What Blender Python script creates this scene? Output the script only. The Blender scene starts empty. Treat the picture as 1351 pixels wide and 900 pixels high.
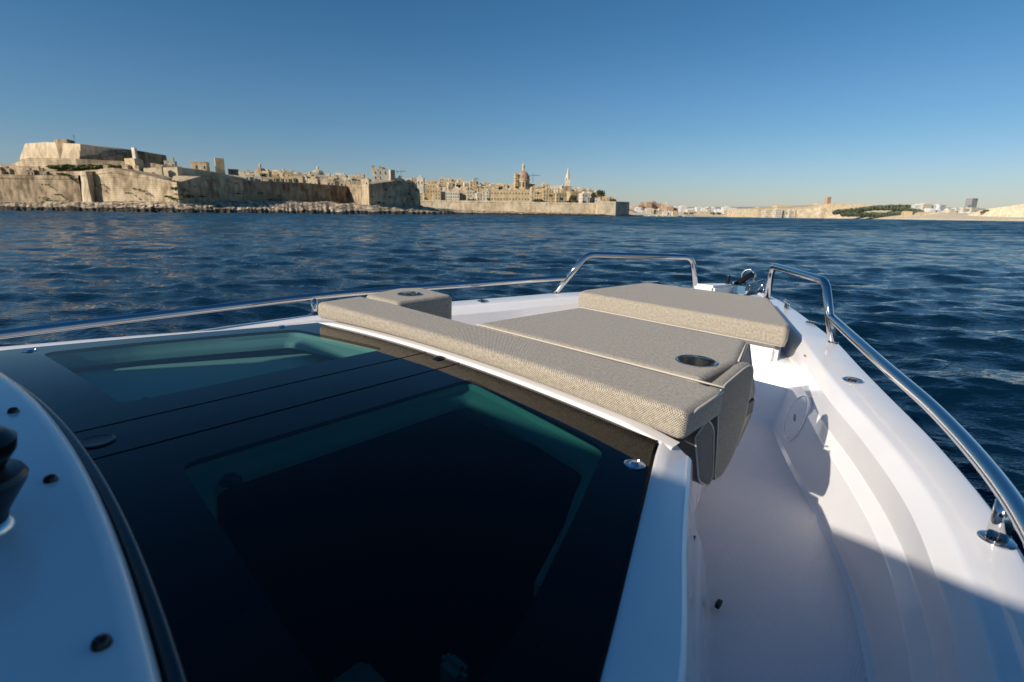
import bpy, bmesh, math, random
import numpy as np
from mathutils import Vector, Matrix
random.seed(7)
scn = bpy.context.scene
COL = scn.collection
PI = math.pi

# ------------------------------------------------------------------ camera / frames
FPX = 700.0; HY = 282.0; ROLL = math.radians(0.7)
EYE = 1.75                                    # lens height above the water
pit = math.atan((450 - HY) / FPX)
up_c = Vector((math.sin(ROLL)*math.cos(pit), -math.cos(ROLL)*math.cos(pit), -math.sin(pit)))
up_c.normalize()
f_c = Vector((0, 0, 1)); Yw = (f_c - up_c*f_c.dot(up_c)).normalized()
Xw = Yw.cross(up_c)                                # world right (rh: X = Y x Z)
if Xw.x < 0: Xw = -Xw
def c2w(v):                                         # image frame (right, down, fwd) -> world
    v = Vector(v); return Vector((v.dot(Xw), v.dot(Yw), v.dot(up_c)))
camw = Vector((0, 0, EYE))
bX = c2w((0.7399, 0.1975, -0.6430)).normalized()    # starboard
bY = c2w((0.6717, -0.1651, 0.7222)); bY = (bY - bX*bY.dot(bX)).normalized()   # towards the bow
bZ = bX.cross(bY).normalized()
BR = Matrix((bX, bY, bZ)).transposed()
CXB = 1.003
ZB = 1.75                                           # boat frame: lens plane is z=0, waterline z=-1.75
BOAT_LOC = camw + BR @ Vector((-CXB, 0, -ZB))
def ray(px, py):
    return c2w(((px-675.5)/FPX, (py-450)/FPX, 1))
def far(px, py, D):                                 # a point of the shore at distance D ahead
    d = ray(px, py); return camw + d*(D/d.y)
def zat(px, py, D): return far(px, py, D).z

# ------------------------------------------------------------------ materials
def newmat(name):
    m = bpy.data.materials.new(name); m.use_nodes = True
    nt = m.node_tree; b = nt.nodes['Principled BSDF']
    return m, nt, b
def N(nt, t, **k):
    n = nt.nodes.new(t)
    for a, v in k.items(): setattr(n, a, v)
    return n
def plain(name, col, rough=.5, metal=0, spec=.5, coat=0):
    m, nt, b = newmat(name)
    b.inputs['Base Color'].default_value = (*col, 1); b.inputs['Roughness'].default_value = rough
    b.inputs['Metallic'].default_value = metal; b.inputs['Specular IOR Level'].default_value = spec
    b.inputs['Coat Weight'].default_value = coat
    return m
def noisy(name, c1, c2, scale, rough=.8, bump=.0, detail=6, bscale=None, stretch=(1,1,1), spec=.3, dist=.02, lo=.35, hi=.65):
    m, nt, b = newmat(name); L = nt.links
    tc = N(nt, 'ShaderNodeTexCoord'); mp = N(nt, 'ShaderNodeMapping'); mp.inputs['Scale'].default_value = stretch
    L.new(tc.outputs['Object'], mp.inputs['Vector'])
    n = N(nt, 'ShaderNodeTexNoise'); n.inputs['Scale'].default_value = scale; n.inputs['Detail'].default_value = detail
    L.new(mp.outputs[0], n.inputs['Vector'])
    r = N(nt, 'ShaderNodeValToRGB'); r.color_ramp.elements[0].color = (*c1, 1); r.color_ramp.elements[1].color = (*c2, 1)
    r.color_ramp.elements[0].position = lo; r.color_ramp.elements[1].position = hi
    L.new(n.outputs['Fac'], r.inputs[0]); L.new(r.outputs[0], b.inputs['Base Color'])
    b.inputs['Roughness'].default_value = rough; b.inputs['Specular IOR Level'].default_value = spec
    if bump:
        n2 = N(nt, 'ShaderNodeTexNoise'); n2.inputs['Scale'].default_value = bscale or scale*3; n2.inputs['Detail'].default_value = 8
        L.new(mp.outputs[0], n2.inputs['Vector'])
        bp = N(nt, 'ShaderNodeBump'); bp.inputs['Strength'].default_value = bump; bp.inputs['Distance'].default_value = dist
        L.new(n2.outputs['Fac'], bp.inputs['Height']); L.new(bp.outputs[0], b.inputs['Normal'])
    return m

def gelcoat(name, col=(.80,.785,.775), rough=.16, nonskid=False):
    m, nt, b = newmat(name); L = nt.links
    tc = N(nt, 'ShaderNodeTexCoord')
    n = N(nt, 'ShaderNodeTexNoise'); n.inputs['Scale'].default_value = 2.2; n.inputs['Detail'].default_value = 9; n.inputs['Roughness'].default_value = .7
    L.new(tc.outputs['Object'], n.inputs['Vector'])
    r = N(nt, 'ShaderNodeValToRGB')
    r.color_ramp.elements[0].position = .3; r.color_ramp.elements[0].color = (*[c*.93 for c in col], 1)
    r.color_ramp.elements[1].position = .62; r.color_ramp.elements[1].color = (*col, 1)
    L.new(n.outputs['Fac'], r.inputs[0]); L.new(r.outputs[0], b.inputs['Base Color'])
    rr = N(nt, 'ShaderNodeMapRange'); rr.inputs['To Min'].default_value = rough*.7; rr.inputs['To Max'].default_value = rough*1.8
    n3 = N(nt, 'ShaderNodeTexNoise'); n3.inputs['Scale'].default_value = 14; n3.inputs['Detail'].default_value = 6
    L.new(tc.outputs['Object'], n3.inputs['Vector']); L.new(n3.outputs['Fac'], rr.inputs['Value']); L.new(rr.outputs[0], b.inputs['Roughness'])
    b.inputs['Coat Weight'].default_value = 0 if nonskid else .6; b.inputs['Coat Roughness'].default_value = .04
    bp = N(nt, 'ShaderNodeBump')
    if nonskid:
        v = N(nt, 'ShaderNodeTexVoronoi'); v.inputs['Scale'].default_value = 190; v.inputs['Randomness'].default_value = .15
        L.new(tc.outputs['Object'], v.inputs['Vector']); L.new(v.outputs['Distance'], bp.inputs['Height'])
        bp.inputs['Strength'].default_value = .8; bp.inputs['Distance'].default_value = .003
    else:
        n2 = N(nt, 'ShaderNodeTexNoise'); n2.inputs['Scale'].default_value = 3.5; n2.inputs['Detail'].default_value = 2
        L.new(tc.outputs['Object'], n2.inputs['Vector']); L.new(n2.outputs['Fac'], bp.inputs['Height'])
        bp.inputs['Strength'].default_value = .12; bp.inputs['Distance'].default_value = .02
    L.new(bp.outputs[0], b.inputs['Normal'])
    return m

def fabric(name, c1, c2, px=.0042):
    m, nt, b = newmat(name); L = nt.links
    uv = N(nt, 'ShaderNodeUVMap'); uv.uv_map = 'UVMap'
    mp = N(nt, 'ShaderNodeMapping'); mp.inputs['Scale'].default_value = (1/px, 1/px, 1)
    L.new(uv.outputs[0], mp.inputs['Vector'])
    sx = N(nt, 'ShaderNodeSeparateXYZ'); L.new(mp.outputs[0], sx.inputs[0])
    def sn(o):
        a = N(nt, 'ShaderNodeMath', operation='MULTIPLY'); a.inputs[1].default_value = 2*PI; L.new(o, a.inputs[0])
        s = N(nt, 'ShaderNodeMath', operation='SINE'); L.new(a.outputs[0], s.inputs[0]); return s
    s1, s2 = sn(sx.outputs[0]), sn(sx.outputs[1])
    pr = N(nt, 'ShaderNodeMath', operation='MULTIPLY'); L.new(s1.outputs[0], pr.inputs[0]); L.new(s2.outputs[0], pr.inputs[1])
    n = N(nt, 'ShaderNodeTexNoise'); n.inputs['Scale'].default_value = 120; n.inputs['Detail'].default_value = 5; n.inputs['Roughness'].default_value = .7
    L.new(uv.outputs[0], n.inputs['Vector'])
    ad = N(nt, 'ShaderNodeMath', operation='MULTIPLY_ADD'); ad.inputs[1].default_value = .55; ad.inputs[2].default_value = 0
    L.new(pr.outputs[0], ad.inputs[0])
    sm = N(nt, 'ShaderNodeMath', operation='ADD'); L.new(ad.outputs[0], sm.inputs[0]); L.new(n.outputs['Fac'], sm.inputs[1])
    r = N(nt, 'ShaderNodeValToRGB'); r.color_ramp.elements[0].color = (*c1, 1); r.color_ramp.elements[1].color = (*c2, 1)
    r.color_ramp.elements[0].position = .27; r.color_ramp.elements[1].position = .70
    L.new(sm.outputs[0], r.inputs[0]); L.new(r.outputs[0], b.inputs['Base Color'])
    b.inputs['Roughness'].default_value = .85; b.inputs['Specular IOR Level'].default_value = .25
    b.inputs['Sheen Weight'].default_value = .15
    n4 = N(nt, 'ShaderNodeTexNoise'); n4.inputs['Scale'].default_value = 7; n4.inputs['Detail'].default_value = 3
    L.new(uv.outputs[0], n4.inputs['Vector'])
    bp0 = N(nt, 'ShaderNodeBump'); bp0.inputs['Strength'].default_value = .2; bp0.inputs['Distance'].default_value = .012
    L.new(n4.outputs['Fac'], bp0.inputs['Height'])
    bp = N(nt, 'ShaderNodeBump'); bp.inputs['Strength'].default_value = .6; bp.inputs['Distance'].default_value = .0016
    L.new(sm.outputs[0], bp.inputs['Height']); L.new(bp0.outputs[0], bp.inputs['Normal']); L.new(bp.outputs[0], b.inputs['Normal'])
    return m

def glassmat(name, tint, ior=1.5):
    m, nt, b = newmat(name); L = nt.links; nt.nodes.remove(b)
    out = nt.nodes['Material Output']
    fr = N(nt, 'ShaderNodeFresnel'); fr.inputs['IOR'].default_value = ior
    tr = N(nt, 'ShaderNodeBsdfTransparent'); tr.inputs['Color'].default_value = (*tint, 1)
    gl = N(nt, 'ShaderNodeBsdfGlossy'); gl.inputs['Roughness'].default_value = .01
    mx = N(nt, 'ShaderNodeMixShader')
    sc = N(nt, 'ShaderNodeMath', operation='MULTIPLY'); sc.inputs[1].default_value = .50; L.new(fr.outputs[0], sc.inputs[0])
    L.new(sc.outputs[0], mx.inputs[0]); L.new(tr.outputs[0], mx.inputs[1]); L.new(gl.outputs[0], mx.inputs[2])
    L.new(mx.outputs[0], out.inputs['Surface'])
    return m

def stone(name, c1, c2, scale=.08, course=True, cy=2.2):
    m, nt, b = newmat(name); L = nt.links
    tc = N(nt, 'ShaderNodeTexCoord')
    n = N(nt, 'ShaderNodeTexNoise'); n.inputs['Scale'].default_value = scale; n.inputs['Detail'].default_value = 10; n.inputs['Roughness'].default_value = .68
    L.new(tc.outputs['Object'], n.inputs['Vector'])
    # vertical weather streaks
    mp = N(nt, 'ShaderNodeMapping'); mp.inputs['Scale'].default_value = (.22, .22, .10)
    L.new(tc.outputs['Object'], mp.inputs['Vector'])
    n2 = N(nt, 'ShaderNodeTexNoise'); n2.inputs['Scale'].default_value = 1.6; n2.inputs['Detail'].default_value = 6
    L.new(mp.outputs[0], n2.inputs['Vector'])
    av = N(nt, 'ShaderNodeMath', operation='MULTIPLY_ADD'); av.inputs[1].default_value = .55
    hf = N(nt, 'ShaderNodeMath', operation='MULTIPLY'); hf.inputs[1].default_value = .45
    L.new(n2.outputs['Fac'], hf.inputs[0]); L.new(n.outputs['Fac'], av.inputs[0]); L.new(hf.outputs[0], av.inputs[2])
    r = N(nt, 'ShaderNodeValToRGB'); r.color_ramp.elements[0].color = (*c1, 1); r.color_ramp.elements[1].color = (*c2, 1)
    r.color_ramp.elements[0].position = .40; r.color_ramp.elements[1].position = .58
    L.new(av.outputs[0], r.inputs[0])
    if course:
        w = N(nt, 'ShaderNodeTexWave', wave_type='BANDS', bands_direction='Z'); w.inputs['Scale'].default_value = .31*2/cy; w.inputs['Distortion'].default_value = 1.2
        w.inputs['Detail'].default_value = 2
        L.new(tc.outputs['Object'], w.inputs['Vector'])
        rr = N(nt, 'ShaderNodeMapRange'); rr.inputs['To Min'].default_value = .86; rr.inputs['To Max'].default_value = 1.05
        L.new(w.outputs['Fac'], rr.inputs['Value'])
        mm = N(nt, 'ShaderNodeMix', data_type='RGBA', blend_type='MULTIPLY'); mm.inputs[0].default_value = 1
        L.new(r.outputs[0], mm.inputs[6]); L.new(rr.outputs[0], mm.inputs[7]); L.new(mm.outputs[2], b.inputs['Base Color'])
    else: L.new(r.outputs[0], b.inputs['Base Color'])
    b.inputs['Roughness'].default_value = .92; b.inputs['Specular IOR Level'].default_value = .15
    bp = N(nt, 'ShaderNodeBump'); bp.inputs['Strength'].default_value = .6; bp.inputs['Distance'].default_value = .8
    L.new(n.outputs['Fac'], bp.inputs['Height']); L.new(bp.outputs[0], b.inputs['Normal'])
    return m

M = dict(
    gel=gelcoat('white_gelcoat', (.91,.875,.85)), skid=gelcoat('nonskid_gelcoat', (.88,.83,.825), .5, True),
    liner=gelcoat('liner_gelcoat', (.84,.80,.80), .2),
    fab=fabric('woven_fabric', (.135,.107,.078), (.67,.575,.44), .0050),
    fabshade=fabric('woven_fabric_shaded', (.10,.085,.065), (.44,.385,.31), .0048),  # same cloth, shade of the side face put into its colour
    fabdeepshade=fabric('woven_fabric_deep_shade', (.05,.042,.034), (.27,.24,.20), .0050),  # same cloth again, deeper shade under the bolster end painted in
    pipe=plain('piping', (.62,.55,.45), .7),
    chrome=plain('polished_steel', (.64,.63,.62), .07, 1),
    brushed=noisy('brushed_steel', (.35,.34,.33), (.75,.73,.70), 4, rough=.22, stretch=(30,30,1)),
    frit=plain('black_frit_glass', (.001,.0016,.002), .02, 0, .24),
    pane=glassmat('tinted_pane', (.23,.52,.47)), pane2=glassmat('tinted_pane_lightened', (.54,.80,.74)),  # port pane is the same glass, tint lightened so it looks brighter lit
    rubber=plain('black_rubber', (.012,.012,.013), .5),
    gasket=plain('gasket_gloss', (.02,.03,.035), .18),
    blackp=plain('black_plastic', (.01,.01,.011), .28),
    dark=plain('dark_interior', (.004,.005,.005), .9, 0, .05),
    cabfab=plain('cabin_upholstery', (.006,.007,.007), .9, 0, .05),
    coaming=plain('coaming_grey', (.36,.42,.41), .6),
    cabwhite=plain('cabin_liner', (.55,.58,.56), .5),
    red=plain('orange_lens', (.45,.09,.03), .3),
    roofm=plain('charcoal_roof', (.03,.032,.035), .35),
)
def spots(m):
    nt = m.node_tree; b = nt.nodes['Principled BSDF']; L = nt.links
    tc = N(nt, 'ShaderNodeTexCoord'); v = N(nt, 'ShaderNodeTexVoronoi'); v.inputs['Scale'].default_value = 95
    n = N(nt, 'ShaderNodeTexNoise'); n.inputs['Scale'].default_value = 5; n.inputs['Detail'].default_value = 4
    L.new(tc.outputs['Object'], v.inputs['Vector']); L.new(tc.outputs['Object'], n.inputs['Vector'])
    a = N(nt, 'ShaderNodeMapRange'); a.inputs['From Min'].default_value = .16; a.inputs['From Max'].default_value = .10; L.new(v.outputs['Distance'], a.inputs['Value'])
    c = N(nt, 'ShaderNodeMapRange'); c.inputs['From Min'].default_value = .55; c.inputs['From Max'].default_value = .72; L.new(n.outputs['Fac'], c.inputs['Value'])
    p = N(nt, 'ShaderNodeMath', operation='MULTIPLY'); L.new(a.outputs[0], p.inputs[0]); L.new(c.outputs[0], p.inputs[1])
    mx = N(nt, 'ShaderNodeMix', data_type='RGBA'); mx.inputs[6].default_value = b.inputs['Base Color'].default_value[:]; mx.inputs[7].default_value = (.05,.055,.06,1)
    L.new(p.outputs[0], mx.inputs[0]); L.new(mx.outputs[2], b.inputs['Base Color'])
spots(M['frit'])
M['brushed'].node_tree.nodes['Principled BSDF'].inputs['Metallic'].default_value = 1

# ------------------------------------------------------------------ object helpers
def tag(o, label=None, cat=None, group=None, kind=None):
    if label: o['label'] = label
    if cat: o['category'] = cat
    if group: o['group'] = group
    if kind: o['kind'] = kind
    return o
def boxuv(me):
    uvl = me.uv_layers.new(name='UVMap')
    for p in me.polygons:
        n = p.normal; a = [abs(n.x), abs(n.y), abs(n.z)]; k = a.index(max(a))
        for li in p.loop_indices:
            v = me.vertices[me.loops[li].vertex_index].co
            uvl.data[li].uv = ((v.y, v.z) if k == 0 else (v.x, v.z) if k == 1 else (v.x, v.y))
def link(name, bm, mats, parent=None, smooth=None, uv=False):
    me = bpy.data.meshes.new(name); bm.normal_update(); bm.to_mesh(me); bm.free()
    if not isinstance(mats, (list, tuple)): mats = [mats]
    for m in mats: me.materials.append(m)
    if smooth is not None:
        me.shade_smooth()
        if smooth < 179: me.set_sharp_from_angle(angle=math.radians(smooth))
    if uv: boxuv(me)
    o = bpy.data.objects.new(name, me); COL.objects.link(o)
    if parent: o.parent = parent
    if smooth is not None and smooth < 179:
        wn = o.modifiers.new('wn', 'WEIGHTED_NORMAL'); wn.keep_sharp = True
    return o
def empty(name, loc=(0,0,0), rz=0, parent=None):
    o = bpy.data.objects.new(name, None); COL.objects.link(o); o.location = loc; o.rotation_euler = (0,0,rz)
    o.empty_display_size = .2
    if parent: o.parent = parent
    return o
def polyprism(bm, pts, z0, z1, mi=0):
    """closed prism over polygon pts (CCW); z0, z1 numbers or functions of (x,y)"""
    f0 = z0 if callable(z0) else (lambda x, y: z0); f1 = z1 if callable(z1) else (lambda x, y: z1)
    lo = [bm.verts.new((x, y, f0(x, y))) for x, y in pts]; hi = [bm.verts.new((x, y, f1(x, y))) for x, y in pts]
    n = len(pts); fs = [bm.faces.new(hi), bm.faces.new(lo[::-1])]
    for i in range(n):
        j = (i+1) % n; fs.append(bm.faces.new((lo[i], lo[j], hi[j], hi[i])))
    for f in fs: f.material_index = mi
    return hi, lo, fs
def box(bm, x0, x1, y0, y1, z0, z1, mi=0):
    return polyprism(bm, [(x0,y0),(x1,y0),(x1,y1),(x0,y1)], z0, z1, mi)
def tube(bm, pts, r, seg=12, cap=True, mi=0):
    pts = [Vector(p) for p in pts]; rings = []; n = len(pts)
    t0 = (pts[1]-pts[0]).normalized()
    ref = Vector((0,0,1)) if abs(t0.z) < .9 else Vector((1,0,0))
    u = t0.cross(ref).normalized()
    for i, p in enumerate(pts):
        t = (pts[min(i+1, n-1)] - pts[max(i-1, 0)]).normalized()
        u = (u - t*u.dot(t)).normalized(); v = t.cross(u)
        rr = r[i] if isinstance(r, (list, tuple)) else r
        rings.append([bm.verts.new(p + u*rr*math.cos(2*PI*k/seg) + v*rr*math.sin(2*PI*k/seg)) for k in range(seg)])
    for a, b in zip(rings, rings[1:]):
        for k in range(seg):
            f = bm.faces.new((a[k], a[(k+1)%seg], b[(k+1)%seg], b[k])); f.material_index = mi
    if cap:
        bm.faces.new(rings[0][::-1]).material_index = mi; bm.faces.new(rings[-1]).material_index = mi
def lathe(bm, c, prof, seg=24, mi=0, M3=None):
    """prof: list of (r, z)"""
    c = Vector(c); rings = []
    for r, z in prof:
        if r < 1e-6:
            p = Vector((0,0,z)); p = M3 @ p if M3 else p
            rings.append([bm.verts.new(c+p)])
        else:
            ring = []
            for k in range(seg):
                p = Vector((r*math.cos(2*PI*k/seg), r*math.sin(2*PI*k/seg), z)); p = M3 @ p if M3 else p
                ring.append(bm.verts.new(c+p))
            rings.append(ring)
    for a, b in zip(rings, rings[1:]):
        for k in range(seg):
            k2 = (k+1) % seg
            if len(a) == 1 and len(b) == 1: continue
            if len(a) == 1: f = bm.faces.new((a[0], b[k2], b[k]))
            elif len(b) == 1: f = bm.faces.new((a[k], a[k2], b[0]))
            else: f = bm.faces.new((a[k], a[k2], b[k2], b[k]))
            f.material_index = mi
def smoothpath(P, r=.04, n=6):
    """round the corners of a polyline"""
    P = [Vector(p) for p in P]; out = [P[0]]
    for i in range(1, len(P)-1):
        a, b, c = P[i-1], P[i], P[i+1]
        d1 = min(r, (a-b).length*.45); d2 = min(r, (c-b).length*.45)
        p0 = b+(a-b).normalized()*d1; p2 = b+(c-b).normalized()*d2
        for k in range(n+1):
            t = k/n; out.append(p0*(1-t)**2 + b*2*t*(1-t) + p2*t*t)
    out.append(P[-1]); return out
def interp(tab, y):
    if y <= tab[0][0]: return tab[0][1]
    for (a, va), (b, vb) in zip(tab, tab[1:]):
        if y <= b: return va + (vb-va)*(y-a)/(b-a)
    return tab[-1][1]
def catmull(tab, y):
    ks = [t[0] for t in tab]
    if y <= ks[0]: return tab[0][1]
    if y >= ks[-1]: return tab[-1][1]
    i = max(k for k in range(len(ks)-1) if ks[k] <= y)
    def m(j):
        if j == 0: return (tab[1][1]-tab[0][1])/(ks[1]-ks[0])
        if j == len(ks)-1: return (tab[-1][1]-tab[-2][1])/(ks[-1]-ks[-2])
        return (tab[j+1][1]-tab[j-1][1])/(ks[j+1]-ks[j-1])
    h = ks[i+1]-ks[i]; t = (y-ks[i])/h
    return ((2*t**3-3*t*t+1)*tab[i][1] + (t**3-2*t*t+t)*h*m(i) + (-2*t**3+3*t*t)*tab[i+1][1] + (t**3-t*t)*h*m(i+1))

# ================================================================== THE BOAT
boat = empty('motor_boat', BOAT_LOC)
boat.rotation_mode = 'QUATERNION'; boat.rotation_quaternion = BR.to_quaternion()
tag(boat, 'white motor boat in the foreground with black glass hatches, beige cushions and steel rails', 'motor boat')
# all child meshes are written in the lens-plane frame; OFF lifts them to the waterline origin
def bl(name, bm, mats, parent=None, smooth=None, uv=False):
    if parent is None or parent is boat:
        bmesh.ops.translate(bm, verts=bm.verts, vec=(0, 0, ZB)); return link(name, bm, mats, boat, smooth, uv)
    bmesh.ops.translate(bm, verts=bm.verts, vec=(0, 0, ZB)); return link(name, bm, mats, parent, smooth, uv)

WT = [(-4.6,1.22),(-2.5,1.29),(-1,1.30),(0,1.275),(.5,1.225),(1.09,1.125),(1.4,1.013),(1.74,.85),(1.94,.755),(2.2,.635),(2.5,.475),(2.73,.345),(2.88,.25),(2.98,.175),(3.04,.10),(3.06,.0)]
GT = [(-4.6,-.54),(0,-.54),(.54,-.524),(1.09,-.5),(1.4,-.485),(1.74,-.469),(2.17,-.449),(2.9,-.435),(3.1,-.433)]
GW = [(0,.085),(.9,.085),(1.3,.11),(1.6,.132),(2.4,.132),(2.7,.12),(3.06,.05)]
W = lambda y: max(0.0, catmull(WT, y)); G = lambda y: interp(GT, y); GWd = lambda y: interp(GW, y)
FLOOR = -.735

def loft(ys, prof, side, mats, name, parent=None, smooth=35, caps=False):
    bm = bmesh.new(); rows = []
    for y in ys:
        rows.append([bm.verts.new((side*x, y, z)) for x, z in prof(y)])
    for a, b in zip(rows, rows[1:]):
        for k in range(len(a)-1):
            q = (a[k], a[k+1], b[k+1], b[k]) if side > 0 else (a[k], b[k], b[k+1], a[k+1])
            try: bm.faces.new(q)
            except ValueError: pass
    bmesh.ops.remove_doubles(bm, verts=bm.verts, dist=1e-5)
    bmesh.ops.recalc_face_normals(bm, faces=bm.faces)
    return bl(name, bm, mats, parent, smooth)
YS = [-4.6+i*.25 for i in range(17)] + [-.35+i*.06 for i in range(50)] + [2.64+i*.03 for i in range(14)] + [3.045, 3.06]
# outer hull
def hullprof(y):
    w = W(y); g = G(y); t = max(0, min(1, (y-.0)/3.06))
    k = 1-.55*t**1.6
    pts = [(w-.006, g-.004), (w+.004, g-.012), (w+.004, g-.035), (max(w-.012,0), g-.045)]
    for s in (.12,.25,.45,.7,1,1.25):
        z = g-.05-s*1.15; f = (1-.10*s-(.9*t**2)*s*.8)
        pts.append((max(0, (w-.012)*f), z))
    return pts
for sd in (1, -1):
    loft(YS, hullprof, sd, M['gel'], 'hull_side')
# gunwale cap (crowned, rounded lips)
def gunprof(y):
    w, g, gw = W(y), G(y), GWd(y); gw = min(gw, w*.9)
    return [(w-.006, g-.004), (w-.016, g), (w-gw*.5, g+.003), (max(w-gw+.008,0), g), (max(w-gw,0), g-.005)]
for sd in (1, -1):
    loft(YS, gunprof, sd, M['gel'], 'gunwale')
# inner bulwark with recessed panel and ledge
YI = [y for y in YS if y <= 2.72]
def panelfac(y): # the recessed side panel fades out forward and aft
    return max(0, min(1, (1.98-y)/.12))
def bulprof(y):
    w, g, gw = W(y), G(y), GWd(y); i = max(w-gw, 0); a = panelfac(y)
    lx = lambda o: max(i-o, 0)
    fl = FLOOR
    base = .070+.018*min(1, max(0, (y-.7)/.6))
    a2 = max(0, min(1, (1.72-y)/.22)); L1 = (.040, g-.104); L2 = (base-.006, fl+.018)
    def on(z): return L1[0]+(L2[0]-L1[0])*(L1[1]-z)/(L1[1]-L2[1])
    mix = lambda p, z: p*a2+on(z)*(1-a2)
    return [(i, g-.005), (lx(.004), g-.008), (lx(.022), g-.030), (lx(.026), g-.036),
            (lx(.029+.010*(1-a)), g-.100), (lx(.031+.010*(1-a)), g-.105), (lx(mix(.052, g-.127)), g-.127), (lx(mix(.055, g-.133)), g-.133),
            (lx(base-.006), fl+.018), (lx(base+.000), fl+.006), (lx(base+.012), fl+.0006)]
for sd in (1, -1):
    loft(YI, bulprof, sd, M['gel'], 'inner_bulwark', smooth=24)
# footwell / side deck floor
flx = lambda y: max(0, W(y)-GWd(y)-.070-.018*min(1, max(0, (y-.7)/.6))+.012)
FT0 = [(-.8,1.02),(0,.985),(.10,.955),(.41,.862),(.64,.760),(.88,.660)]
for part_ in (1, -1, 0):
    bm = bmesh.new(); R_ = []
    for y in ([.86]+[y for y in YS if .88 < y <= 2.4]) if part_ == 0 else ([y for y in YS if y < .85]+[.86]):
        cols_ = [sx*flx(y) for sx in (-1,-.5,0,.5,1)] if part_ == 0 else [part_*q for q in ((interp(FT0, y)+.06), (interp(FT0, y)+.06+flx(y))/2, flx(y))][::part_]
        R_.append([bm.verts.new((x, y, FLOOR)) for x in cols_])
    for a, b in zip(R_, R_[1:]):
        for k in range(len(a)-1): bm.faces.new((a[k], a[k+1], b[k+1], b[k]))
    bl('side_deck_floor' if part_ else 'footwell_floor', bm, M['skid'])
# bow deck plate
bm = bmesh.new(); R_ = []
for y in [y for y in YS if y >= 2.64]:
    x = max(.001, W(y)-GWd(y)+.002) if y < 3.04 else .001; R_.append([bm.verts.new((sx*x, y, G(y)-.006)) for sx in (-1,0,1)])
for a, b in zip(R_, R_[1:]):
    for k in range(2): bm.faces.new((a[k], a[k+1], b[k+1], b[k]))
bl('bow_deck', bm, M['gel'])

# --- cabin: flange, sides
WGT = [(.10,.895),(.336,.812),(.56,.724),(.845,.610)]
WG = lambda y: catmull(WGT, y)
FT = [(-.8,1.02),(0,.985),(.10,.955),(.41,.862),(.64,.760),(.88,.660)]
F = lambda y: catmull(FT, y)
camber = lambda x: -.396 - .043*x*x
YC = [-.8+.05*i for i in range(34)] + [.872]
def cabside(y):
    f = F(y); zf = -.434
    return [(f, zf), (f+.006, zf-.004), (f+.010, zf-.014), (f+.016, -.50), (f+.034, -.572), (f+.040, -.582), (f+.048, -.60), (f+.070, -.69), (f+.082, FLOOR-.002)]
for sd in (1, -1):
    loft(YC, cabside, sd, M['gel'], 'cabin_side', smooth=30)
def flange(y):
    f = F(y); wg = WG(max(y, .1)) if y > .08 else f-.06
    return [(wg+.006, camber(wg)-.004), (wg+.012, camber(wg)-.0005), ((wg+f)/2, (camber(wg)-.434)/2+.004), (f-.006, -.4325), (f, -.434)]
for sd in (1, -1):
    loft([y for y in YC if y > .04], flange, sd, M['gel'], 'cabin_top_border', smooth=60)
# front wall of cabin below the bolster
bm = bmesh.new(); box(bm, -.655, .655, .862, .88, FLOOR, -.436); bl('cabin_front', bm, M['gel'])

# --- glass hatches
def resample(pts, n):
    P = [Vector((p[0], p[1])) for p in pts]; P2 = P+[P[0]]
    L = [0]
    for a, b in zip(P2, P2[1:]): L.append(L[-1]+(b-a).length)
    out = []
    for k in range(n):
        s = L[-1]*k/n
        i = max(j for j in range(len(P)) if L[j] <= s+1e-9)
        t = (s-L[i])/max(L[i+1]-L[i], 1e-9); out.append(P2[i].lerp(P2[i+1], t))
    return out
def roundpoly(c, r, n=5):
    out = []; m = len(c)
    for i in range(m):
        a, b, d = Vector(c[i-1]), Vector(c[i]), Vector(c[(i+1) % m])
        rr = r[i] if isinstance(r, (list, tuple)) else r
        p0 = b+(a-b).normalized()*rr; p2 = b+(d-b).normalized()*rr
        for k in range(n+1):
            t = k/n; out.append(p0*(1-t)**2+b*2*t*(1-t)+p2*t*t)
    return out
def subdiv(c, step=.04):
    out = []
    for i in range(len(c)):
        a, b = Vector(c[i]), Vector(c[(i+1) % len(c)]); n = max(1, int((b-a).length/step))
        out += [a.lerp(b, k/n) for k in range(n)]
    return out
def ringmesh(bm, outer, inner, zf, mi=0):
    """bridge each sampled outer corner loop to inner loop by angle about inner centre"""
    n = len(outer)
    o = [bm.verts.new((p.x, p.y, zf(p.x))) for p in outer]; i_ = [bm.verts.new((p.x, p.y, zf(p.x))) for p in inner]
    for k in range(n):
        j = (k+1) % n; f = bm.faces.new((o[k], o[j], i_[j], i_[k])); f.material_index = mi
    return o, i_
def raycast_loop(inner, outerpoly, cen):
    """for each inner point the point on outerpoly in the same direction from cen"""
    res = []; cen = Vector(cen)
    for p in inner:
        d = (p-cen).normalized(); best = None
        for a, b in zip(outerpoly, outerpoly[1:]+outerpoly[:1]):
            e = b-a; den = d.x*e.y-d.y*e.x
            if abs(den) < 1e-9: continue
            w = a-cen; t = (w.x*e.y-w.y*e.x)/den; s = (w.x*d.y-w.y*d.x)/den
            if t > 0 and -1e-6 <= s <= 1+1e-6 and (best is None or t < best): best = t
        res.append(cen+d*best)
    return res
AFT, FORE = .075, .868
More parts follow.
